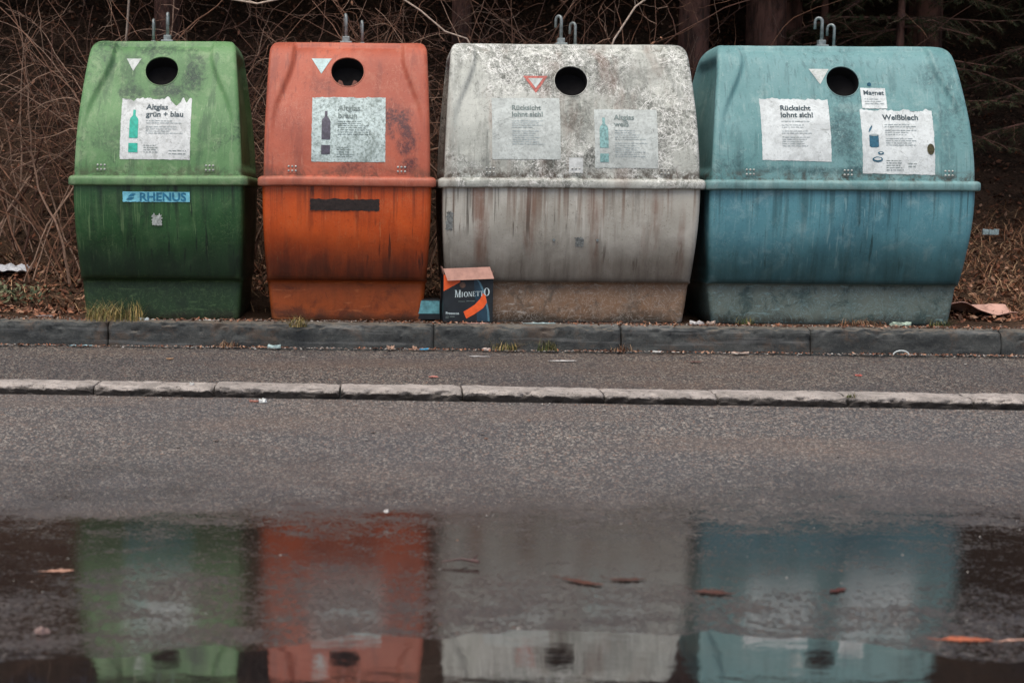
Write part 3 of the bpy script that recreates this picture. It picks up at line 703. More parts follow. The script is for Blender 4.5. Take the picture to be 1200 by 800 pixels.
panel('bottom_panel', (0, 0, .004), (W-.012, D-.012, T), m_card, bx)
# flap folded over to the front and hanging down
V, F = [], []
q = [(-W/2-.002, -D/2+.004, Hh+.034), (W/2-.02, -D/2+.004, Hh+.046), (W/2+.002, -D/2-.030, Hh-.022), (-W/2+.022, -D/2-.026, Hh-.036)]
V = [Vector(v) for v in q]+[Vector(v)+Vector((0, .003, .001)) for v in q]
mk('flap', V, [(3, 2, 1, 0), (4, 5, 6, 7), (0, 1, 5, 4), (1, 2, 6, 5), (2, 3, 7, 6), (3, 0, 4, 7)], m_card, bx)
panel('flap', (-W/2-.001, -.01, Hh+.02), (.003, D*.7, .05), m_card, bx, Matrix.Rotation(rad(-14), 3, 'Y'))
panel('flap', (W/2+.001, .0, Hh+.018), (.003, D*.7, .05), m_card, bx, Matrix.Rotation(rad(18), 3, 'Y'))
def onfront(polys, mat, name, lay=1):
    bm = bmesh.new()
    for p in polys: bm.faces.new([bm.verts.new((q[0], -D/2-T/2-.0006*lay, q[1])) for q in p])
    bmesh.ops.triangulate(bm, faces=bm.faces[:]); me = bpy.data.meshes.new(name); bm.to_mesh(me); bm.free(); me.materials.append(mat)
    o = bpy.data.objects.new(name, me); COL.objects.link(o); o.parent = fp; return o
onfront([[(-W/2+.001, Hh-.001), (-W/2+.001, .185), (-W/2+.10, Hh-.045), (-W/2+.10, Hh-.001)]], m_bor, 'orange_corner')
cv = [(.052, .265), (.075, .235), (.095, .19), (.112, .13), (.128, .06), (.132, .004)]
onfront([[(.034, .265)]+cv+[(.055, .004), (.05, .09), (.038, .17)]], m_bbl, 'bottle_picture')
onfront([[(a[0]-.012, a[1]) for a in cv]+[a for a in cv[::-1]]], m_bbl2, 'bottle_shine', 2)
onfront([[(-.028, .062), (.0, .078), (.040, .105), (.072, .140), (.088, .175), (.104, .160), (.113, .118), (.092, .085), (.04, .048), (-.010, .020)]], m_bor, 'orange_band', 3)
onfront([el(-.035, .222, .018, .018)], m_gold, 'crest', 2)
# hand-cut roman capitals
def serif(ch, h, w_):
    t, s_, hs = .20*w_, .055*h, .07*h; P = []
    R = lambda x, y, a, b: P.append(rect(x, y, a, b))
    def stem(x, wd): R(x-wd/2, 0, wd, h); R(x-wd/2-.07*w_, 0, wd+.14*w_, s_); R(x-wd/2-.07*w_, h-s_, wd+.14*w_, s_)
    if ch == 'I': stem(w_*.5, t*1.4)
    elif ch == 'M':
        stem(w_*.14, t*.5); stem(w_*.86, t); P.append([(w_*.14, h), (w_*.30, h), (w_*.56, .08*h), (w_*.46, 0)]); P.append([(w_*.82, h), (w_*.88, h), (w_*.54, 0), (w_*.48, .0)])
    elif ch == 'N': stem(w_*.16, t*.5); stem(w_*.84, t*.5); P.append([(w_*.08, h), (w_*.30, h), (w_*.90, 0), (w_*.72, 0)])
    elif ch == 'E': stem(w_*.25, t); R(w_*.25, 0, w_*.62, s_); R(w_*.25, h-s_, w_*.62, s_); R(w_*.25, h*.48, w_*.42, s_); R(w_*.80, 0, w_*.07, h*.24); R(w_*.80, h*.76, w_*.07, h*.24); R(w_*.62, h*.38, w_*.06, h*.24)
    elif ch == 'T': stem(w_*.5, t); R(w_*.05, h-s_, w_*.9, s_); R(w_*.05, h*.76, w_*.06, h*.24); R(w_*.89, h*.76, w_*.06, h*.24)
    elif ch == 'O':
        n = 20
        for i in range(n):
            a, b = 2*math.pi*i/n, 2*math.pi*(i+1)/n
            e = lambda q, k, m: (w_*.5+(w_*.48-k)*math.cos(q), h*.5+(h*.52-m)*math.sin(q))
            P.append([e(a, 0, 0), e(b, 0, 0), e(b, t*1.1, s_), e(a, t*1.1, s_)])
    return P
x = -.082; allp = []
for i, (ch, h, ww) in enumerate((('M', .044, .036), ('I', .030, .016), ('O', .030, .026), ('N', .030, .024), ('E', .030, .021), ('T', .030, .022), ('T', .030, .022), ('O', .047, .036))):
    allp += [[(x+q[0], .148+(x+.082)*.06+q[1]) for q in p] for p in serif(ch, h, ww)]; x += ww*1.0+.0012
onfront(allp, m_bwh, 'brand_lettering', 4)
bm = textbm('Prosecco', .024, .0003)
for v in bm.verts: v.co = Vector((-.135+v.co.x, -D/2-T/2-.0015, .045+v.co.y))
me = bpy.data.meshes.new('lettering'); bm.to_mesh(me); bm.free(); me.materials.append(m_bwh); o = bpy.data.objects.new('lettering', me); COL.objects.link(o); o.parent = fp
onfront([rect(-.135, .030, .02, .004), rect(-.110, .030, .03, .004), rect(-.135, .021, .018, .004), rect(-.06, .122, .04, .003), rect(-.01, .124, .05, .003)], m_inkf, 'small_print', 2)
b2 = empty('small_carton', (.318, 8.75, .284), rad(3)); tag(b2, 'small dark carton with turquoise front label, left of the black wine carton', 'carton')
o = bevel_obj(panel('box', (0, 0, .0635), (.15, .15, .125), m_box, b2), .003)
panel('front_label', (.0, -.0765, .078), (.135, .002, .078), simple('label_turquoise', (.10, .28, .31), .6, .35, 30, .1), b2)

# ------------------------------------------------------------------ vegetation
m_grass = island('dry_grass_blades', [(.34, .24, .08), (.23, .20, .06), (.40, .29, .13), (.13, .14, .04)])
m_grassg = island('green_grass_blades', [(.10, .12, .035), (.20, .17, .06), (.06, .09, .025)])
m_straw = island('straw_blades', [(.36, .19, .095), (.25, .115, .06), (.42, .27, .15), (.15, .065, .035)])
def tuft(name, label, x, y, z, n, h, spread, mat, seed, group=None, cat='grass tuft', bend=1., wd=.0022):
    r = random.Random(seed); V, F = [], []
    for i in range(n):
        a = r.uniform(0, 2*math.pi); rr = spread*math.sqrt(r.random())*.6; L = h*r.uniform(.45, 1.1); d = Vector((math.cos(a), math.sin(a), 0)); p = Vector((rr*math.cos(a*3.3), rr*math.sin(a*3.3)*.6, 0)); lean = r.uniform(.2, 1.1)*bend
        s_ = Vector((-d.y, d.x, 0))*wd*r.uniform(.6, 1.3); b = len(V); K = 4
        for k in range(K+1):
            t = k/K; q = p+d*L*lean*t*t+Vector((0, 0, L*t*(1-.35*lean*t))); w2 = s_*(1-t*.9); V += [q-w2, q+w2]
        for k in range(K): F.append((b+2*k, b+2*k+1, b+2*k+3, b+2*k+2))
    o = mk(name, V, F, mat, loc=(x, y, z)); return tag(o, label, cat, group) if label else o
GT = 'grass tufts growing along the kerb'
tuft('grass_tuft', 'wide yellow green grass tuft at the foot of the green container', -1.57, 8.53, .278, 330, .15, .30, m_grass, 1, GT)
tuft('grass_tuft', 'dry yellow tuft hanging over the dark kerb before the orange container', -.46, 8.37, .262, 110, .09, .09, m_grass, 2, GT, bend=1.3)
tuft('grass_tuft', 'tiny dry tuft at the kerb foot between green and orange containers', -.87, 8.40, .135, 60, .055, .10, m_straw, 3, GT)
tuft('grass_tuft', 'spreading tuft at the kerb foot just right of the wine carton', .76, 8.345, .135, 90, .08, .13, m_grass, 4, GT, bend=1.4)
tuft('grass_tuft', 'upright greenish tuft at the kerb foot below the white container', 1.01, 8.335, .135, 90, .08, .10, m_grassg, 5, GT)
tuft('grass_tuft', 'thin brownish tuft at the kerb joint under the white container', 1.45, 8.32, .135, 50, .06, .12, m_straw, 6, GT)
tuft('grass_tuft', 'low straggly weed at the foot of the blue container, left part', 2.25, 8.60, .28, 50, .06, .12, m_grassg, 7, GT)
tuft('grass_tuft', 'messy brown weed clump at the foot of the blue container, middle', 2.95, 8.58, .28, 130, .06, .25, m_straw, 8, GT, bend=1.6)
tuft('grass_tuft', 'small green weed by the right bottom corner of the blue container', 3.40, 8.55, .28, 60, .06, .12, m_grassg, 9, GT, bend=1.5)
tuft('grass_tuft', 'tiny green weed in a joint of the pale kerb on the right', 2.24, 6.64, .10, 40, .03, .05, m_grassg, 10, GT)
# leaf litter
def leafpoly(V, F, p, sz, r, up=.4):
    n = Vector((r.gauss(0, up), r.gauss(0, up), 1)).normalized(); a = n.cross(Vector((math.cos(r.uniform(0, 6.3)), math.sin(r.uniform(0, 6.3)), .1))).normalized(); c = n.cross(a); b = len(V)
    cu = n*sz*r.uniform(.1, .4)
    V += [p-a*sz, p-c*sz*.45+cu*.4, p+a*sz*.9+cu, p+c*sz*.45+cu*.4]; F.append((b, b+1, b+2, b+3))
r = random.Random(11); V, F = [], []
for i in range(36000):
    x = r.uniform(-4.2, 7.5); y = 9.0+r.random()**1.4*6
    if -1.9 < x < 3.7 and y < 9.7: continue
    leafpoly(V, F, Vector((x, y, bank(x, y)+r.uniform(.0, .03))), r.uniform(.012, .034), r, .6)
for i in range(3200):       # bits of leaf drifted onto the kerb and into the gutter
    x = r.uniform(-3, 5)
    if r.random() < .6: p = Vector((x, YK(x)+abs(r.gauss(.14, .07)), .285))
    else: p = Vector((x, YK(x)-abs(r.gauss(.015, .03)), .138))
    if fn(x, 0, 0, 1.7)+.3*r.random() > -.1: leafpoly(V, F, p, r.uniform(.006, .017), r, .5)
m_leaf = island('dead_leaves', [(.23, .085, .042), (.13, .05, .028), (.30, .13, .07), (.07, .03, .018), (.38, .22, .14)])
tag(mk('leaf_litter', V, F, m_leaf), 'brown dead leaves covering the bank behind the containers', 'leaf litter', kind='stuff')
V, F = [], []
for i in range(9000):       # straw on the right verge and behind the gaps
    if i % 4: x = r.uniform(3.45, 7.5); y = r.uniform(9.2, 12.5)
    else: x = r.uniform(-4, 3.6); y = r.uniform(9.2, 10.6)
    z = bank(x, y); a = r.uniform(0, 6.3); L = r.uniform(.08, .26); d = Vector((math.cos(a), math.sin(a), r.uniform(-.05, .7))).normalized(); s_ = d.cross(Vector((r.uniform(-.3, .3), 0, 1))).normalized()*.0026; p = Vector((x, y, z)); b = len(V)
    mid = p+d*L*.5+Vector((0, 0, L*.12)); e = p+d*L
    V += [p-s_, p+s_, mid-s_, mid+s_, e-s_*.3, e+s_*.3]; F += [(b, b+1, b+3, b+2), (b+2, b+3, b+5, b+4)]
tag(mk('straw', V, F, m_straw), 'flattened reddish straw and dry stalks on the verge', 'dry grass', kind='stuff')
# grit and crumbs on kerb and walk
V, F = [], []; m_grit = island('grit_crumbs', [(.30, .27, .24), (.16, .12, .10), (.42, .40, .36), (.22, .12, .08), (.10, .10, .10)])
def pebble(V, F, p, s_, r):
    b = len(V)
    for q in ((1, 0, 0), (0, 1, 0), (-1, 0, 0), (0, -1, 0), (0, 0, .7)): V.append(p+Vector((q[0]*s_*r.uniform(.6, 1.3), q[1]*s_*r.uniform(.6, 1.3), q[2]*s_*r.uniform(.5, 1))))
    for k in range(4): F.append((b+k, b+(k+1) % 4, b+4))
for i in range(5200):
    k = r.random(); x = r.uniform(-3.2, 5)
    if k < .36: y = YK(x)+r.gauss(.18, .05); z = .28; s_ = r.uniform(.002, .008)
    elif k < .66: y = YK(x)-abs(r.gauss(.0, .05))-.01; z = .137; s_ = r.uniform(.002, .009)
    elif k < .80: y = r.uniform(6.95, 8.3); z = .125-.03*(8.3-y)/1.4; s_ = r.uniform(.0015, .005)
    else: y = YL0(x)-abs(r.gauss(0, .05)); z = .055; s_ = r.uniform(.002, .006)
    pebble(V, F, Vector((x, y, z)), s_, r)
for i in range(900):
    x = r.uniform(-2.4, 3.6); y = r.uniform(3.4, 6.6); pebble(V, F, Vector((x, y, roadz(x, y))), r.uniform(.0012, .0045), r)
for i in range(150):
    x = r.uniform(-2.6, 4.2); y = r.choice([r.uniform(7.9, 8.3), r.uniform(7.0, 8.3), r.uniform(5.6, 6.6)]); z = (.121-.03*(8.3-y)/1.4) if y > 6.9 else roadz(x, y)+.002
    p = Vector((x, y, z)); sx_ = r.uniform(.004, .016); b = len(V); V += [p+Vector((sx_*math.cos(k*1.256)*r.uniform(.6, 1.2), sx_*.8*math.sin(k*1.256)*r.uniform(.6, 1.2), r.uniform(.001, .005))) for k in range(5)]; F.append(tuple(range(b, b+5)))
tag(mk('grit', V, F, m_grit), 'grit and crumbs gathered along the kerbs', 'grit', kind='stuff')
# single scraps of litter
def scrap(name, label, cat, x, y, z, sx, sy, h, col, seed, group='scraps of litter by the kerbs', rz=0):
    r = random.Random(seed); V, F = [], []; n = 15; h *= .6
    V.append(Vector((0, 0, h*.7)))
    for i in range(n):
        a = 2*math.pi*i/n; k = r.uniform(.5, 1.25); V.append(Vector((math.cos(a)*sx/2*k, math.sin(a)*sy/2*k, r.uniform(.1, 1.3)*h)))
    for i in range(n): V.append(V[1+i]*.96+Vector((0, 0, -V[1+i].z-.001)))
    for i in range(n): F.append((0, 1+i, 1+(i+1) % n)); F.append((1+i, 1+n+i, 1+n+(i+1) % n, 1+(i+1) % n))
    o = mk(name, V, F, simple(name+'_skin', col, .8, .3, 60, .3), loc=(x, y, z)); o.rotation_euler = (0, 0, rz); return tag(o, label, cat, group)
zp = .13; K = lambda x, d: YK(x)-d
LEAVES = []
scrap('plastic_scrap', 'flat pale blue plastic strip in the gutter left of the green container foot', 'litter', -1.75, K(-1.75, .02), .135, .16, .03, .006, (.25, .42, .46), 1)
scrap('plastic_scrap', 'crumpled bluish plastic bit in the gutter before the orange container', 'litter', -.60, K(-.6, .04), .135, .065, .04, .03, (.30, .40, .39), 2)
scrap('paper_scrap', 'brown paper wad in the gutter right of the orange container tuft', 'litter', .09, K(.09, .03), .135, .05, .04, .035, (.32, .21, .15), 3)
scrap('paper_scrap', 'small tan paper bit just left of the blue scrap in the gutter', 'litter', .235, K(.23, .03), .135, .03, .03, .03, (.36, .22, .15), 4)
scrap('plastic_scrap', 'bright blue scrap in the gutter below the small carton', 'litter', .285, K(.28, .04), .135, .06, .03, .012, (.04, .22, .36), 5)
scrap('pebble', 'pale pebble leaning left of the tuft beside the wine carton', 'pebble', .65, K(.65, .03), .135, .05, .03, .022, (.45, .36, .31), 6)
scrap('paper_scrap', 'white scrap in the gutter below the blue container, left part', 'litter', 1.66, K(1.66, .04), .135, .07, .03, .015, (.42, .42, .40), 7)
scrap('paper_scrap', 'long pale flattened scrap in the gutter left below the blue container', 'litter', 2.13, K(2.13, .05), .135, .16, .05, .012, (.42, .33, .27), 8)
scrap('paper_scrap', 'pink scrap on the pavement toward the right end', 'litter', 2.55, 7.45, .108, .035, .05, .012, (.45, .13, .10), 9)
LEAVES.append(('dark red brown leaf on the pavement under the white container', 1.80, 7.95, .118, .07, .05, (.09, .03, .025), 10))
scrap('paper_scrap', 'thin white streak of paper on the pavement right of the wine carton', 'litter', 1.06, 7.96, .118, .15, .05, .004, (.48, .47, .44), 11)
scrap('paper_scrap', 'faint white paper sliver on the pavement right below the wine carton', 'litter', .58, 8.12, .122, .14, .05, .004, (.36, .35, .33), 12)
scrap('paper_scrap', 'orange tan crumb on the pavement under the green container', 'litter', -1.15, 7.92, .118, .045, .05, .006, (.40, .24, .13), 13)
scrap('paper_scrap', 'reddish crumb on the pavement before the orange container', 'litter', .30, 7.28, .105, .045, .05, .008, (.42, .17, .13), 14)
scrap('bottle_cap', 'round white bottle cap lying in front of the pale kerb', 'bottle cap', -.53, 6.66, .055, .034, .03, .026, (.55, .57, .54), 15)
scrap('paper_scrap', 'flat pink scrap touching the round white cap by the pale kerb', 'litter', -.57, 6.68, .055, .05, .02, .012, (.35, .15, .11), 16)
scrap('paper_scrap', 'crumpled white paper scrap on the pale kerb top, left side', 'litter', -.90, 6.93, .10, .02, .02, .02, (.5, .5, .47), 17)
scrap('paper_scrap', 'small white paper crumple on the ground at the green container foot', 'litter', -1.39, 8.55, .28, .07, .03, .025, (.50, .56, .55), 18)
scrap('paper_scrap', 'white flattened paper before the right corner of the green container', 'litter', -1.03, 8.56, .28, .11, .04, .01, (.40, .39, .36), 19)
scrap('plastic_scrap', 'pale teal plastic film on the kerb right of the wine carton', 'litter', .98, 8.50, .283, .17, .05, .006, (.30, .42, .42), 20)
scrap('paper_scrap', 'pinkish film on the kerb under the wine carton', 'litter', .60, 8.47, .283, .18, .04, .005, (.42, .24, .20), 21)
scrap('paper_scrap', 'white crumpled paper on the kerb between white and blue containers', 'litter', 1.93, 8.53, .283, .08, .04, .03, (.46, .45, .43), 22)
scrap('paper_scrap', 'tan crumpled paper right of the white one on the kerb', 'litter', 2.02, 8.55, .283, .05, .04, .03, (.38, .29, .23), 23)
scrap('plastic_scrap', 'pale green crumpled film at the foot of the blue container on the right', 'litter', 3.17, 8.55, .283, .12, .04, .03, (.30, .38, .30), 24)
scrap('stone', 'single white crumb on the middle of the road', 'pebble', .04, 4.62, -.018, .016, .016, .012, (.55, .53, .49), 25)
scrap('stone', 'pale rounded stone on the wet road at lower left', 'stone', -.80, 3.36, -.044, .034, .028, .018, (.22, .15, .13), 26)
LEAVES.append(('pale curled leaf on the wet road below the green reflection edge', -.89, 3.95, -.044, .075, .04, (.36, .20, .14), 27))
LEAVES.append(('red brown wet leaf on the road in the white reflection', .585, 3.88, -.044, .12, .05, (.075, .03, .02), 28))
LEAVES.append(('second smaller red brown leaf in line right of the first', .71, 3.91, -.044, .10, .035, (.06, .028, .02), 29))
LEAVES.append(('dark small leaf on the wet road in the blue reflection', 1.27, 3.81, -.044, .07, .03, (.07, .02, .015), 30))
LEAVES.append(('large faded brown leaf on the wet road between white and blue reflections', .92, 3.77, -.044, .10, .05, (.07, .03, .022), 31))
LEAVES.append(('orange leaf lying at the puddle edge at lower right', 1.44, 3.36, -.044, .12, .045, (.34, .10, .05), 32))
LEAVES.append(('pale pink stalk shaped leaf right of the orange one at the puddle edge', 1.57, 3.37, -.044, .10, .02, (.34, .20, .15), 33))
def leaf(label, x, y, z, L, W_, col, seed, rz=0, curl=.3, group='fallen leaves on the wet road'):
    r = random.Random(seed); V, F = [], []; n = 12
    for k in range(n+1):
        t = k/n; wd = W_/2*math.sin(math.pi*min(1, t*1.02))**.7*(1+.35*r.uniform(-1, 1)); bow = .1*L*math.sin(t*2.4+seed)
        for q in (-1, -.5, 0, .5, 1): V.append(Vector(((t-.5)*L, bow+q*wd, .001+curl*L*.12*(abs(t-.5)**1.6)+curl*wd*q*q*.35*r.uniform(.5, 1.2))))
    for k in range(n):
        for q in range(4): F.append((k*5+q, k*5+q+1, k*5+q+6, k*5+q+5))
    b = len(V); tube(V, F, [(-.5*L, 0, .004), (-.72*L, .06*L, .006)], .0012, .0008, 4)
    o = mk('leaf', V, F, simple('leaf_skin', col, .5, .4, 60, .3), loc=(x, y, z)); o.rotation_euler = (0, 0, rz); return tag(o, label, 'leaf', group)
# twig with prongs in the puddle zone
V, F = [], []; tube(V, F, [(-.06, 0, .006), (0, .01, .012), (.05, -.01, .009)], .0022, .006, 6); tube(V, F, [(.03, 0, .01), (.05, .03, .02)], .003, .0015, 5); tube(V, F, [(-.01, .01, .01), (.02, .03, .006)], .003, .0015, 5)
tag(mk('twig', V, F, simple('wet_bark', (.05, .02, .017), .5), loc=(.255, 4.05, -.044)), 'forked brown twig on the wet road in the white reflection', 'twig')
for i, a in enumerate(LEAVES): leaf(a[0], a[1], a[2], a[3]-(.0045 if a[3] < 0 else 0), a[4]*1.1, a[5]*.8, a[6], a[7], rz=.5*math.sin(i*2.1))
# curved white plastic ring piece in the gutter
V, F = [], []; tube(V, F, [(.045*math.cos(t), .0, .024*math.sin(t)) for t in [math.pi*k/10 for k in range(11)]], .004, .004, 6)
tag(mk('plastic_arc', V, F, simple('white_plastic', (.5, .54, .52), .5), loc=(3.06, K(3.06, .06), .138)), 'curved white plastic strip arching in the gutter below the blue container', 'litter')
# sheets lying on the verge
def sheet(name, label, x, y, z, sx, sy, col, seed, hz=.05, fq=4):
    V, F = [], []; n = 24
    for j in range(n+1):
        for i in range(n+1):
            u, v = i/n-.5, j/n-.5; k = 1+.25*fn(u*3, v*3, seed)
            V.append((u*sx*k, v*sy*(1-.5*(u+.5)*.8)*k, hz*(abs(fn(u*fq, v*fq, seed+3))+.4*abs(fn(u*fq*2.3, v*fq*2.3, seed+1))+.35*(.5-u)*(fq < 3))+.012))
    for j in range(n):
        for i in range(n): F.append((j*(n+1)+i, j*(n+1)+i+1, (j+1)*(n+1)+i+1, (j+1)*(n+1)+i))
    o = mk(name, V, F, simple(name+'_skin', col, .8, .15, 12, .3), loc=(x, y, z)); m = o.modifiers.new('s', 'SOLIDIFY'); m.thickness = .003
    return tag(o, label, 'litter')
sheet('cardboard_sheet', 'crumpled pinkish cardboard behind the right foot of the blue container', 3.90, 9.32, bank(3.9, 9.3), .52, .42, (.50, .30, .235), 5, .11, 1.3)
sheet('paper_sheet', 'white paper sheet lying on dead leaves at the left edge', -2.66, 10.1, bank(-2.6, 10.1)+.02, .40, .3, (.42, .43, .44), 8, .07)
scrap('plastic_scrap', 'tiny pale blue litter in the dark right of the blue container', 'litter', 5.0, 11.6, bank(5, 11.6)+.05, .12, .08, .07, (.25, .33, .33), 51, None)
scrap('paper_scrap', 'pale flat scrap among the leaves on the left verge', 'litter', -2.05, 8.75, .285, .10, .05, .01, (.38, .34, .32), 52)
scrap('paper_scrap', 'white sliver on the soil at the far left behind the kerb', 'litter', -2.33, 8.62, .285, .10, .05, .01, (.42, .43, .42), 53)
# mossy weed at left verge
V, F = [], []; r = random.Random(5)
for i in range(420): leafpoly(V, F, Vector((r.gauss(0, .22), r.gauss(0, .12), abs(r.gauss(.04, .04)))), r.uniform(.012, .028), r, .8)
tag(mk('weed_patch', V, F, island('weed_leaves', [(.10, .12, .06), (.16, .17, .09), (.06, .08, .04)]), loc=(-2.55, 9.55, bank(-2.5, 9.5))), 'low green weed patch below the white paper at the left edge', 'weed', kind='stuff')

# bare shrubs: arching stems and tangled twigs
m_twig = island('bare_twigs', [(.17, .08, .045), (.23, .12, .075), (.09, .04, .026), (.31, .20, .14)])
m_vine = simple('pale_vine', (.42, .33, .26), .8, .25, 40, .3)
m_brown = island('hanging_dead_leaves', [(.22, .09, .045), (.14, .055, .03), (.28, .14, .08)])
def walk(r, p, d, L, seg, wob, droop, ymin=-99):
    pts = [p.copy()]; n = max(3, int(L/seg))
    for i in range(n):
        if p.y+d.y*seg*2 < ymin: d.y = abs(d.y)
        d = (d+Vector((r.gauss(0, wob), r.gauss(0, wob), r.gauss(0, wob)-droop))).normalized(); p = p+d*seg; pts.append(p.copy())
    return pts, d
def shrub(label, x, y, h, n, seed, leaves=0, spread=.5, dens=5):
    r = random.Random(seed); z = bank(x, y); ym = 9.78-y; V, F = [], []; VL, FL = [], []
    for i in range(n):
        a = r.uniform(0, 6.28); p = Vector((r.gauss(0, spread*.35), r.gauss(0, .12), 0)); d = Vector((math.cos(a)*.5, math.sin(a)*.25, 1)).normalized(); L = h*r.uniform(.7, 1.25)
        pts, d = walk(r, p, d, L, .09, .10, .035, ym); tube(V, F, pts, r.choice([.004, .005, .007, .011]), .002, 5)
        for k in range(dens):
            q = pts[r.randrange(len(pts)//3, len(pts))]; dd = Vector((r.gauss(0, 1), r.gauss(0, .6), r.gauss(.3, .6))).normalized()
            p2, _ = walk(r, q, dd, r.uniform(.25, .9), .055, .2, .03, ym); tube(V, F, p2, .0034, .0010, 3)
            for m in range(3):
                q2 = p2[r.randrange(1, len(p2))]; dd = Vector((r.gauss(0, 1), r.gauss(0, .6), r.gauss(.1, .7))).normalized()
                p3, _ = walk(r, q2, dd, r.uniform(.1, .35), .04, .28, .0, ym); tube(V, F, p3, .0019, .0008, 3)
                if leaves and r.random() < leaves: leafpoly(VL, FL, p3[-1], r.uniform(.012, .028), r, 1.2)
    root = empty('bare_shrub', (x, y, z-.02)); tag(root, label, 'shrub', 'bare shrubs behind the containers')
    mk('twigs', V, F, m_twig, root)
    if VL: mk('dead_leaves', VL, FL, m_brown, root)
for a in [('tangled bare shrub at the far left edge of the bank', -2.75, 10.6, 2.3, 26, 1, .25),
          ('tangled bare shrub left of the green container', -2.15, 10.1, 2.5, 30, 2, .15),
          ('bare shrub rising behind the left shoulder of the green container', -1.55, 10.2, 2.6, 30, 3, .1),
          ('bare shrub rising behind the right half of the green container', -.95, 10.3, 2.4, 18, 4, .05),
          ('sparse dark shrub behind the orange container', -.30, 10.7, 2.3, 12, 5, .15),
          ('leafy brown shrub in the gap between orange and white containers', .38, 10.2, 2.5, 26, 6, .5),
          ('bare shrub behind the left half of the white container', .95, 10.4, 2.6, 26, 7, .3),
          ('bare shrub behind the right half of the white container', 1.65, 10.5, 2.6, 24, 8, .2),
          ('thin bare shrub just left of the dark trunks', 2.2, 10.7, 2.3, 12, 9, .2),
          ('low twiggy shrub between green and orange containers', -.72, 10.0, 1.7, 14, 10, .6)]:
    shrub(*a)
V, F = [], []; tube(V, F, [(-1.32, 9.6, 2.62), (-1.22, 9.6, 2.45), (-1.05, 9.6, 2.34), (-.80, 9.6, 2.30), (-.66, 9.6, 2.33), (-.58, 9.6, 2.45), (-.50, 9.6, 2.62), (-.47, 9.62, 2.9)], .007, .006, 6)
tube(V, F, [(-.80, 9.6, 2.30), (-1.0, 9.65, 2.38), (-1.1, 9.7, 2.37)], .004, .002, 5)
tube(V, F, [(-1.32, 9.6, 2.62), (-1.5, 9.7, 2.9), (-1.7, 10, 2.6), (-1.8, 10.1, 1.6), (-1.8, 10.2, .4)], .007, .009, 6)
tag(mk('vine', V, F, m_vine, smooth=True), 'pale curved vine hanging in a loop between green and orange containers', 'vine')
V, F = [], []; tube(V, F, [(1.55, 9.9, 1.9), (1.62, 9.9, 2.12), (1.76, 9.9, 2.34), (1.98, 9.9, 2.50), (2.12, 9.9, 2.75)], .008, .006, 6); tube(V, F, [(1.55, 9.9, 1.9), (1.50, 10.1, 1.2), (1.5, 10.3, .4)], .008, .01, 6)
tube(V, F, [(1.76, 9.9, 2.34), (1.74, 9.9, 2.5), (1.8, 9.9, 2.72)], .005, .003, 5)
tag(mk('vine', V, F, m_vine, smooth=True), 'pale bent branch rising behind the right half of the white container', 'vine')
V, F = [], []; tube(V, F, [(-.12, 9.7, 2.75), (.0, 9.7, 2.5), (.12, 9.7, 2.38), (.28, 9.7, 2.28), (.45, 9.7, 2.14), (.6, 9.75, 2.1), (.9, 9.9, 1.6), (1, 10.1, .5)], .006, .006, 6)
tag(mk('vine', V, F, m_vine, smooth=True), 'pale straight bramble stem crossing above the orange and white gap', 'vine')

# ------------------------------------------------------------------ trees
M = Mt('spruce_bark'); n1 = M.noise(1, 8, .7, .5, M.map((9, 9, 2.5))); n2 = M.noise(30, 6, .75)
c = M.mix(M.ramp(n1, .38, .62), (.07, .042, .034), (.24, .125, .095)); c = M.mix(M.ramp(n2, .52, .68, 0, .6), c, (.10, .095, .085))
m_bark = M.out(c, .95, M.bump(n1, .9, .03), spec=.1)
m_needle = island('spruce_needles', [(.05, .075, .028), (.075, .09, .035), (.028, .045, .02), (.11, .10, .045)])
def trunk_mesh(root, r0, h, seed, lean=0):
    V, F = [], []; rr = random.Random(seed)
    pts = [Vector((lean*k*h/10+.03*fn(k, seed, 0, .7), .03*fn(k, seed, 5, .7), h*k/10-.3*(k == 0))) for k in range(11)]
    tube(V, F, pts, r0*1.15, r0*.55, 14)
    for k in range(9):
        z = rr.uniform(.8, h*.8); a = rr.uniform(0, 6.28); p = pts[int(z/h*10)]; p = Vector((p.x, p.y, z)); d = Vector((math.cos(a), math.sin(a), .1)); tube(V, F, [p, p+d*(r0+.12), p+d*(r0+rr.uniform(.2, .5))+Vector((0, 0, -.03))], .012, .004, 5)
    return mk('trunk', V, F, m_bark, root, True)
def bough(V, F, VB, FB, r, p, d, L, needle=.035, dens=1.):
    pts, _ = walk(r, p, d, L, .10, .05, .035); tube(VB, FB, pts, .011, .003, 4); n = len(pts)
    for i in range(1, n):
        t = i/n; side = pts[i]-pts[i-1]; side.normalize(); lat = side.cross(Vector((0, 0, 1))).normalized()
        for s_ in (-1, 1):
            LL = (.34*(1-t)+.10)*r.uniform(.6, 1.1); dd = (lat*s_+side*.7+Vector((0, 0, r.uniform(-.35, .05)))).normalized()
            tp, _ = walk(r, pts[i], dd, LL, .05, .08, .05); tube(VB, FB, tp, .004, .0015, 3)
            for q in range(1, len(tp)):
                ax = (tp[q]-tp[q-1]).normalized()
                for m in range(int(7*dens)):
                    v = Vector((r.gauss(0, 1), r.gauss(0, 1), r.gauss(0, 1))); v = (v-ax*v.dot(ax)).normalized(); v = (v+ax*.7).normalized(); o = tp[q-1].lerp(tp[q], r.random())
                    e = o+v*needle*r.uniform(.7, 1.2); w2 = v.cross(ax).normalized()*.0028; b = len(V); V += [o-w2, o+w2, e]; F.append((b, b+1, b+2))
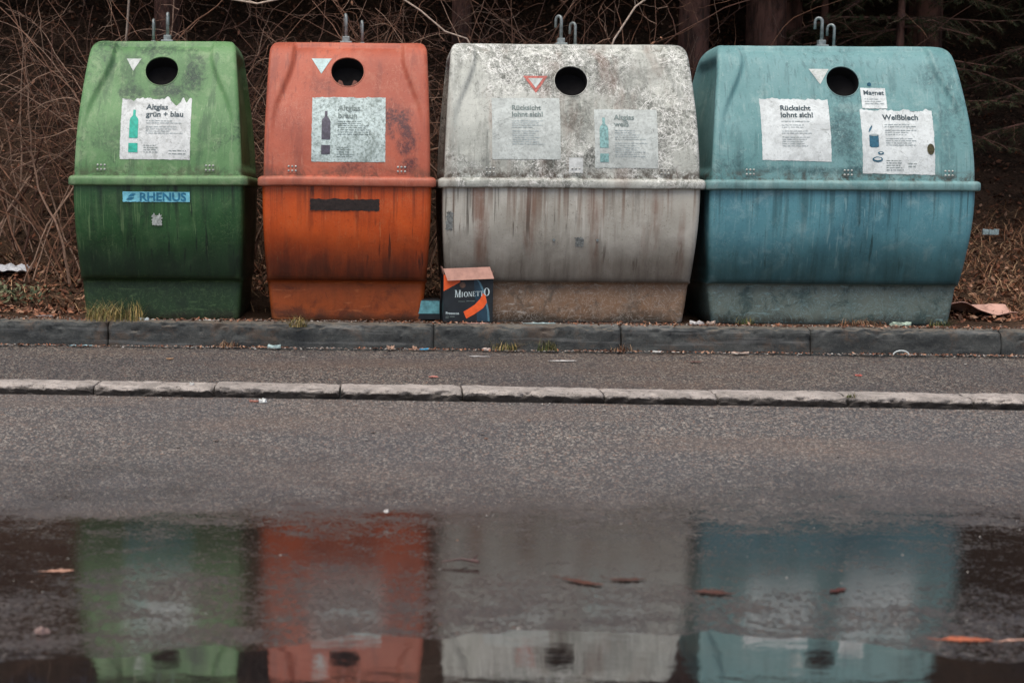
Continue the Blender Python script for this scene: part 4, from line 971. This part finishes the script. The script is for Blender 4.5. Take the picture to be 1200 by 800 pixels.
def crown(V, F, r, z0, z1, R, n, sz):
    for i in range(n):
        t = r.random(); z = z0+(z1-z0)*t; rr = R*(1-t*.75)*math.sqrt(r.random()); a = r.uniform(0, 6.28)
        p = Vector((rr*math.cos(a), rr*math.sin(a), z-.25*rr)); d = Vector((math.cos(a), math.sin(a), -.35)).normalized(); s_ = d.cross(Vector((0, 0, 1))).normalized()
        L = sz*r.uniform(.7, 1.5); W2 = L*.22; b = len(V); V += [p-s_*W2*.5, p+s_*W2*.5, p+d*L*.6+s_*W2, p+d*L, p+d*L*.6-s_*W2]; F.append((b, b+1, b+2, b+3, b+4))
def tree(label, x, y, r0, seed, h=10, z0=3.5, R=2.5, n=1500, boughs=()):
    root = empty('spruce_tree', (x, y, bank(x, y))); tag(root, label, 'tree', 'forest trees behind the containers')
    trunk_mesh(root, r0, h, seed); V, F = [], []; r = random.Random(seed); crown(V, F, r, z0-bank(x, y)+.3, h+1.5, R, n, .5); VB, FB = [], []
    for (z, a, L, dens) in boughs: bough(V, F, VB, FB, r, Vector((0, 0, z)), Vector((math.cos(a), math.sin(a), .12)), L, .04, dens)
    mk('crown', V, F, m_needle, root)
    if VB: mk('boughs', VB, FB, m_bark, root)
tree('reddish tree trunk right behind the gap of white and blue containers', 2.62, 12, .115, 1)
tree('thick grey brown trunk behind the left end of the blue container', 3.32, 12.4, .155, 2)
tree('darker trunk hard against the right of the thick trunk', 3.78, 13.4, .13, 3)
tree('slim brown trunk behind the left end of the white container', .69, 12, .075, 4)
tree('slim dark trunk behind the green container', -1.75, 12, .10, 5)
tree('dark trunk deep in the forest behind the orange container', -.4, 14.5, .14, 6)
tree('dark thin trunk just right of the reddish trunk', 3.05, 13.6, .06, 7)
tree('dark trunk deep in the forest at the left edge', -3.9, 13.5, .15, 8)
tree('dark trunk deep in the forest behind the white container', 1.9, 15, .14, 9)
tree('dark trunk half lost behind spruce boughs at right', 5.3, 14, .15, 14)
tree('dark trunk at the far right edge', 7.2, 13.8, .16, 15)
for i, (x, y, t) in enumerate([(-6, 13, 'dim trunk beyond the left edge of the forest'), (-5.5, 16.5, 'dim far trunk deep at the left of the forest'), (-1.8, 17, 'dim far trunk deep behind the green container'), (1, 18, 'dim far trunk deep behind the white container'),
                          (3.8, 17.5, 'dim far trunk deep between the trunk group'), (6.5, 17, 'dim far trunk deep behind the blue container'), (9, 14.5, 'dim trunk beyond the right edge of the forest'), (-8, 15, 'outermost dim trunk at the left of the forest')]):
    tree(t, x, y, .16, 40+i)
rb = random.Random(77)
def spruce(label, x, y, zs, seed, L, dens=1.):
    r = random.Random(seed); root = empty('young_spruce', (x, y, bank(x, y))); tag(root, label, 'tree', 'young spruces at the right'); H_ = zs[-1]+.7
    V, F = [], []; tube(V, F, [(0, 0, -.2), (0, 0, H_*.5), (.03, 0, H_)], .05, .012, 8); mk('trunk', V, F, m_bark, root, True)
    V, F, VB, FB = [], [], [], []
    for z in zs:
        k = r.uniform(0, 6.28)
        for j in range(7):
            a = k+j*6.28/7+r.uniform(-.3, .3); bough(V, F, VB, FB, r, Vector((0, 0, z+r.uniform(-.08, .08))), Vector((math.cos(a), math.sin(a), .0)), L*(1.1-.55*z/H_)*r.uniform(.75, 1.1), .038, dens)
    mk('crown', V, F, m_needle, root); mk('boughs', VB, FB, m_bark, root)
spruce('young spruce with drooping dark boughs behind the blue container top', 4.3, 11.9, [1.0, 1.35, 1.7, 2.05, 2.4, 2.8], 3, 1.1)
spruce('young spruce at the right edge with boughs hanging over the verge', 5.75, 12.1, [.95, 1.3, 1.65, 2.0, 2.35, 2.7, 3.1], 4, 1.25)
spruce('small spruce between the trunks and the blue container', 3.95, 12.8, [1.2, 1.6, 2.0, 2.4], 5, .8)
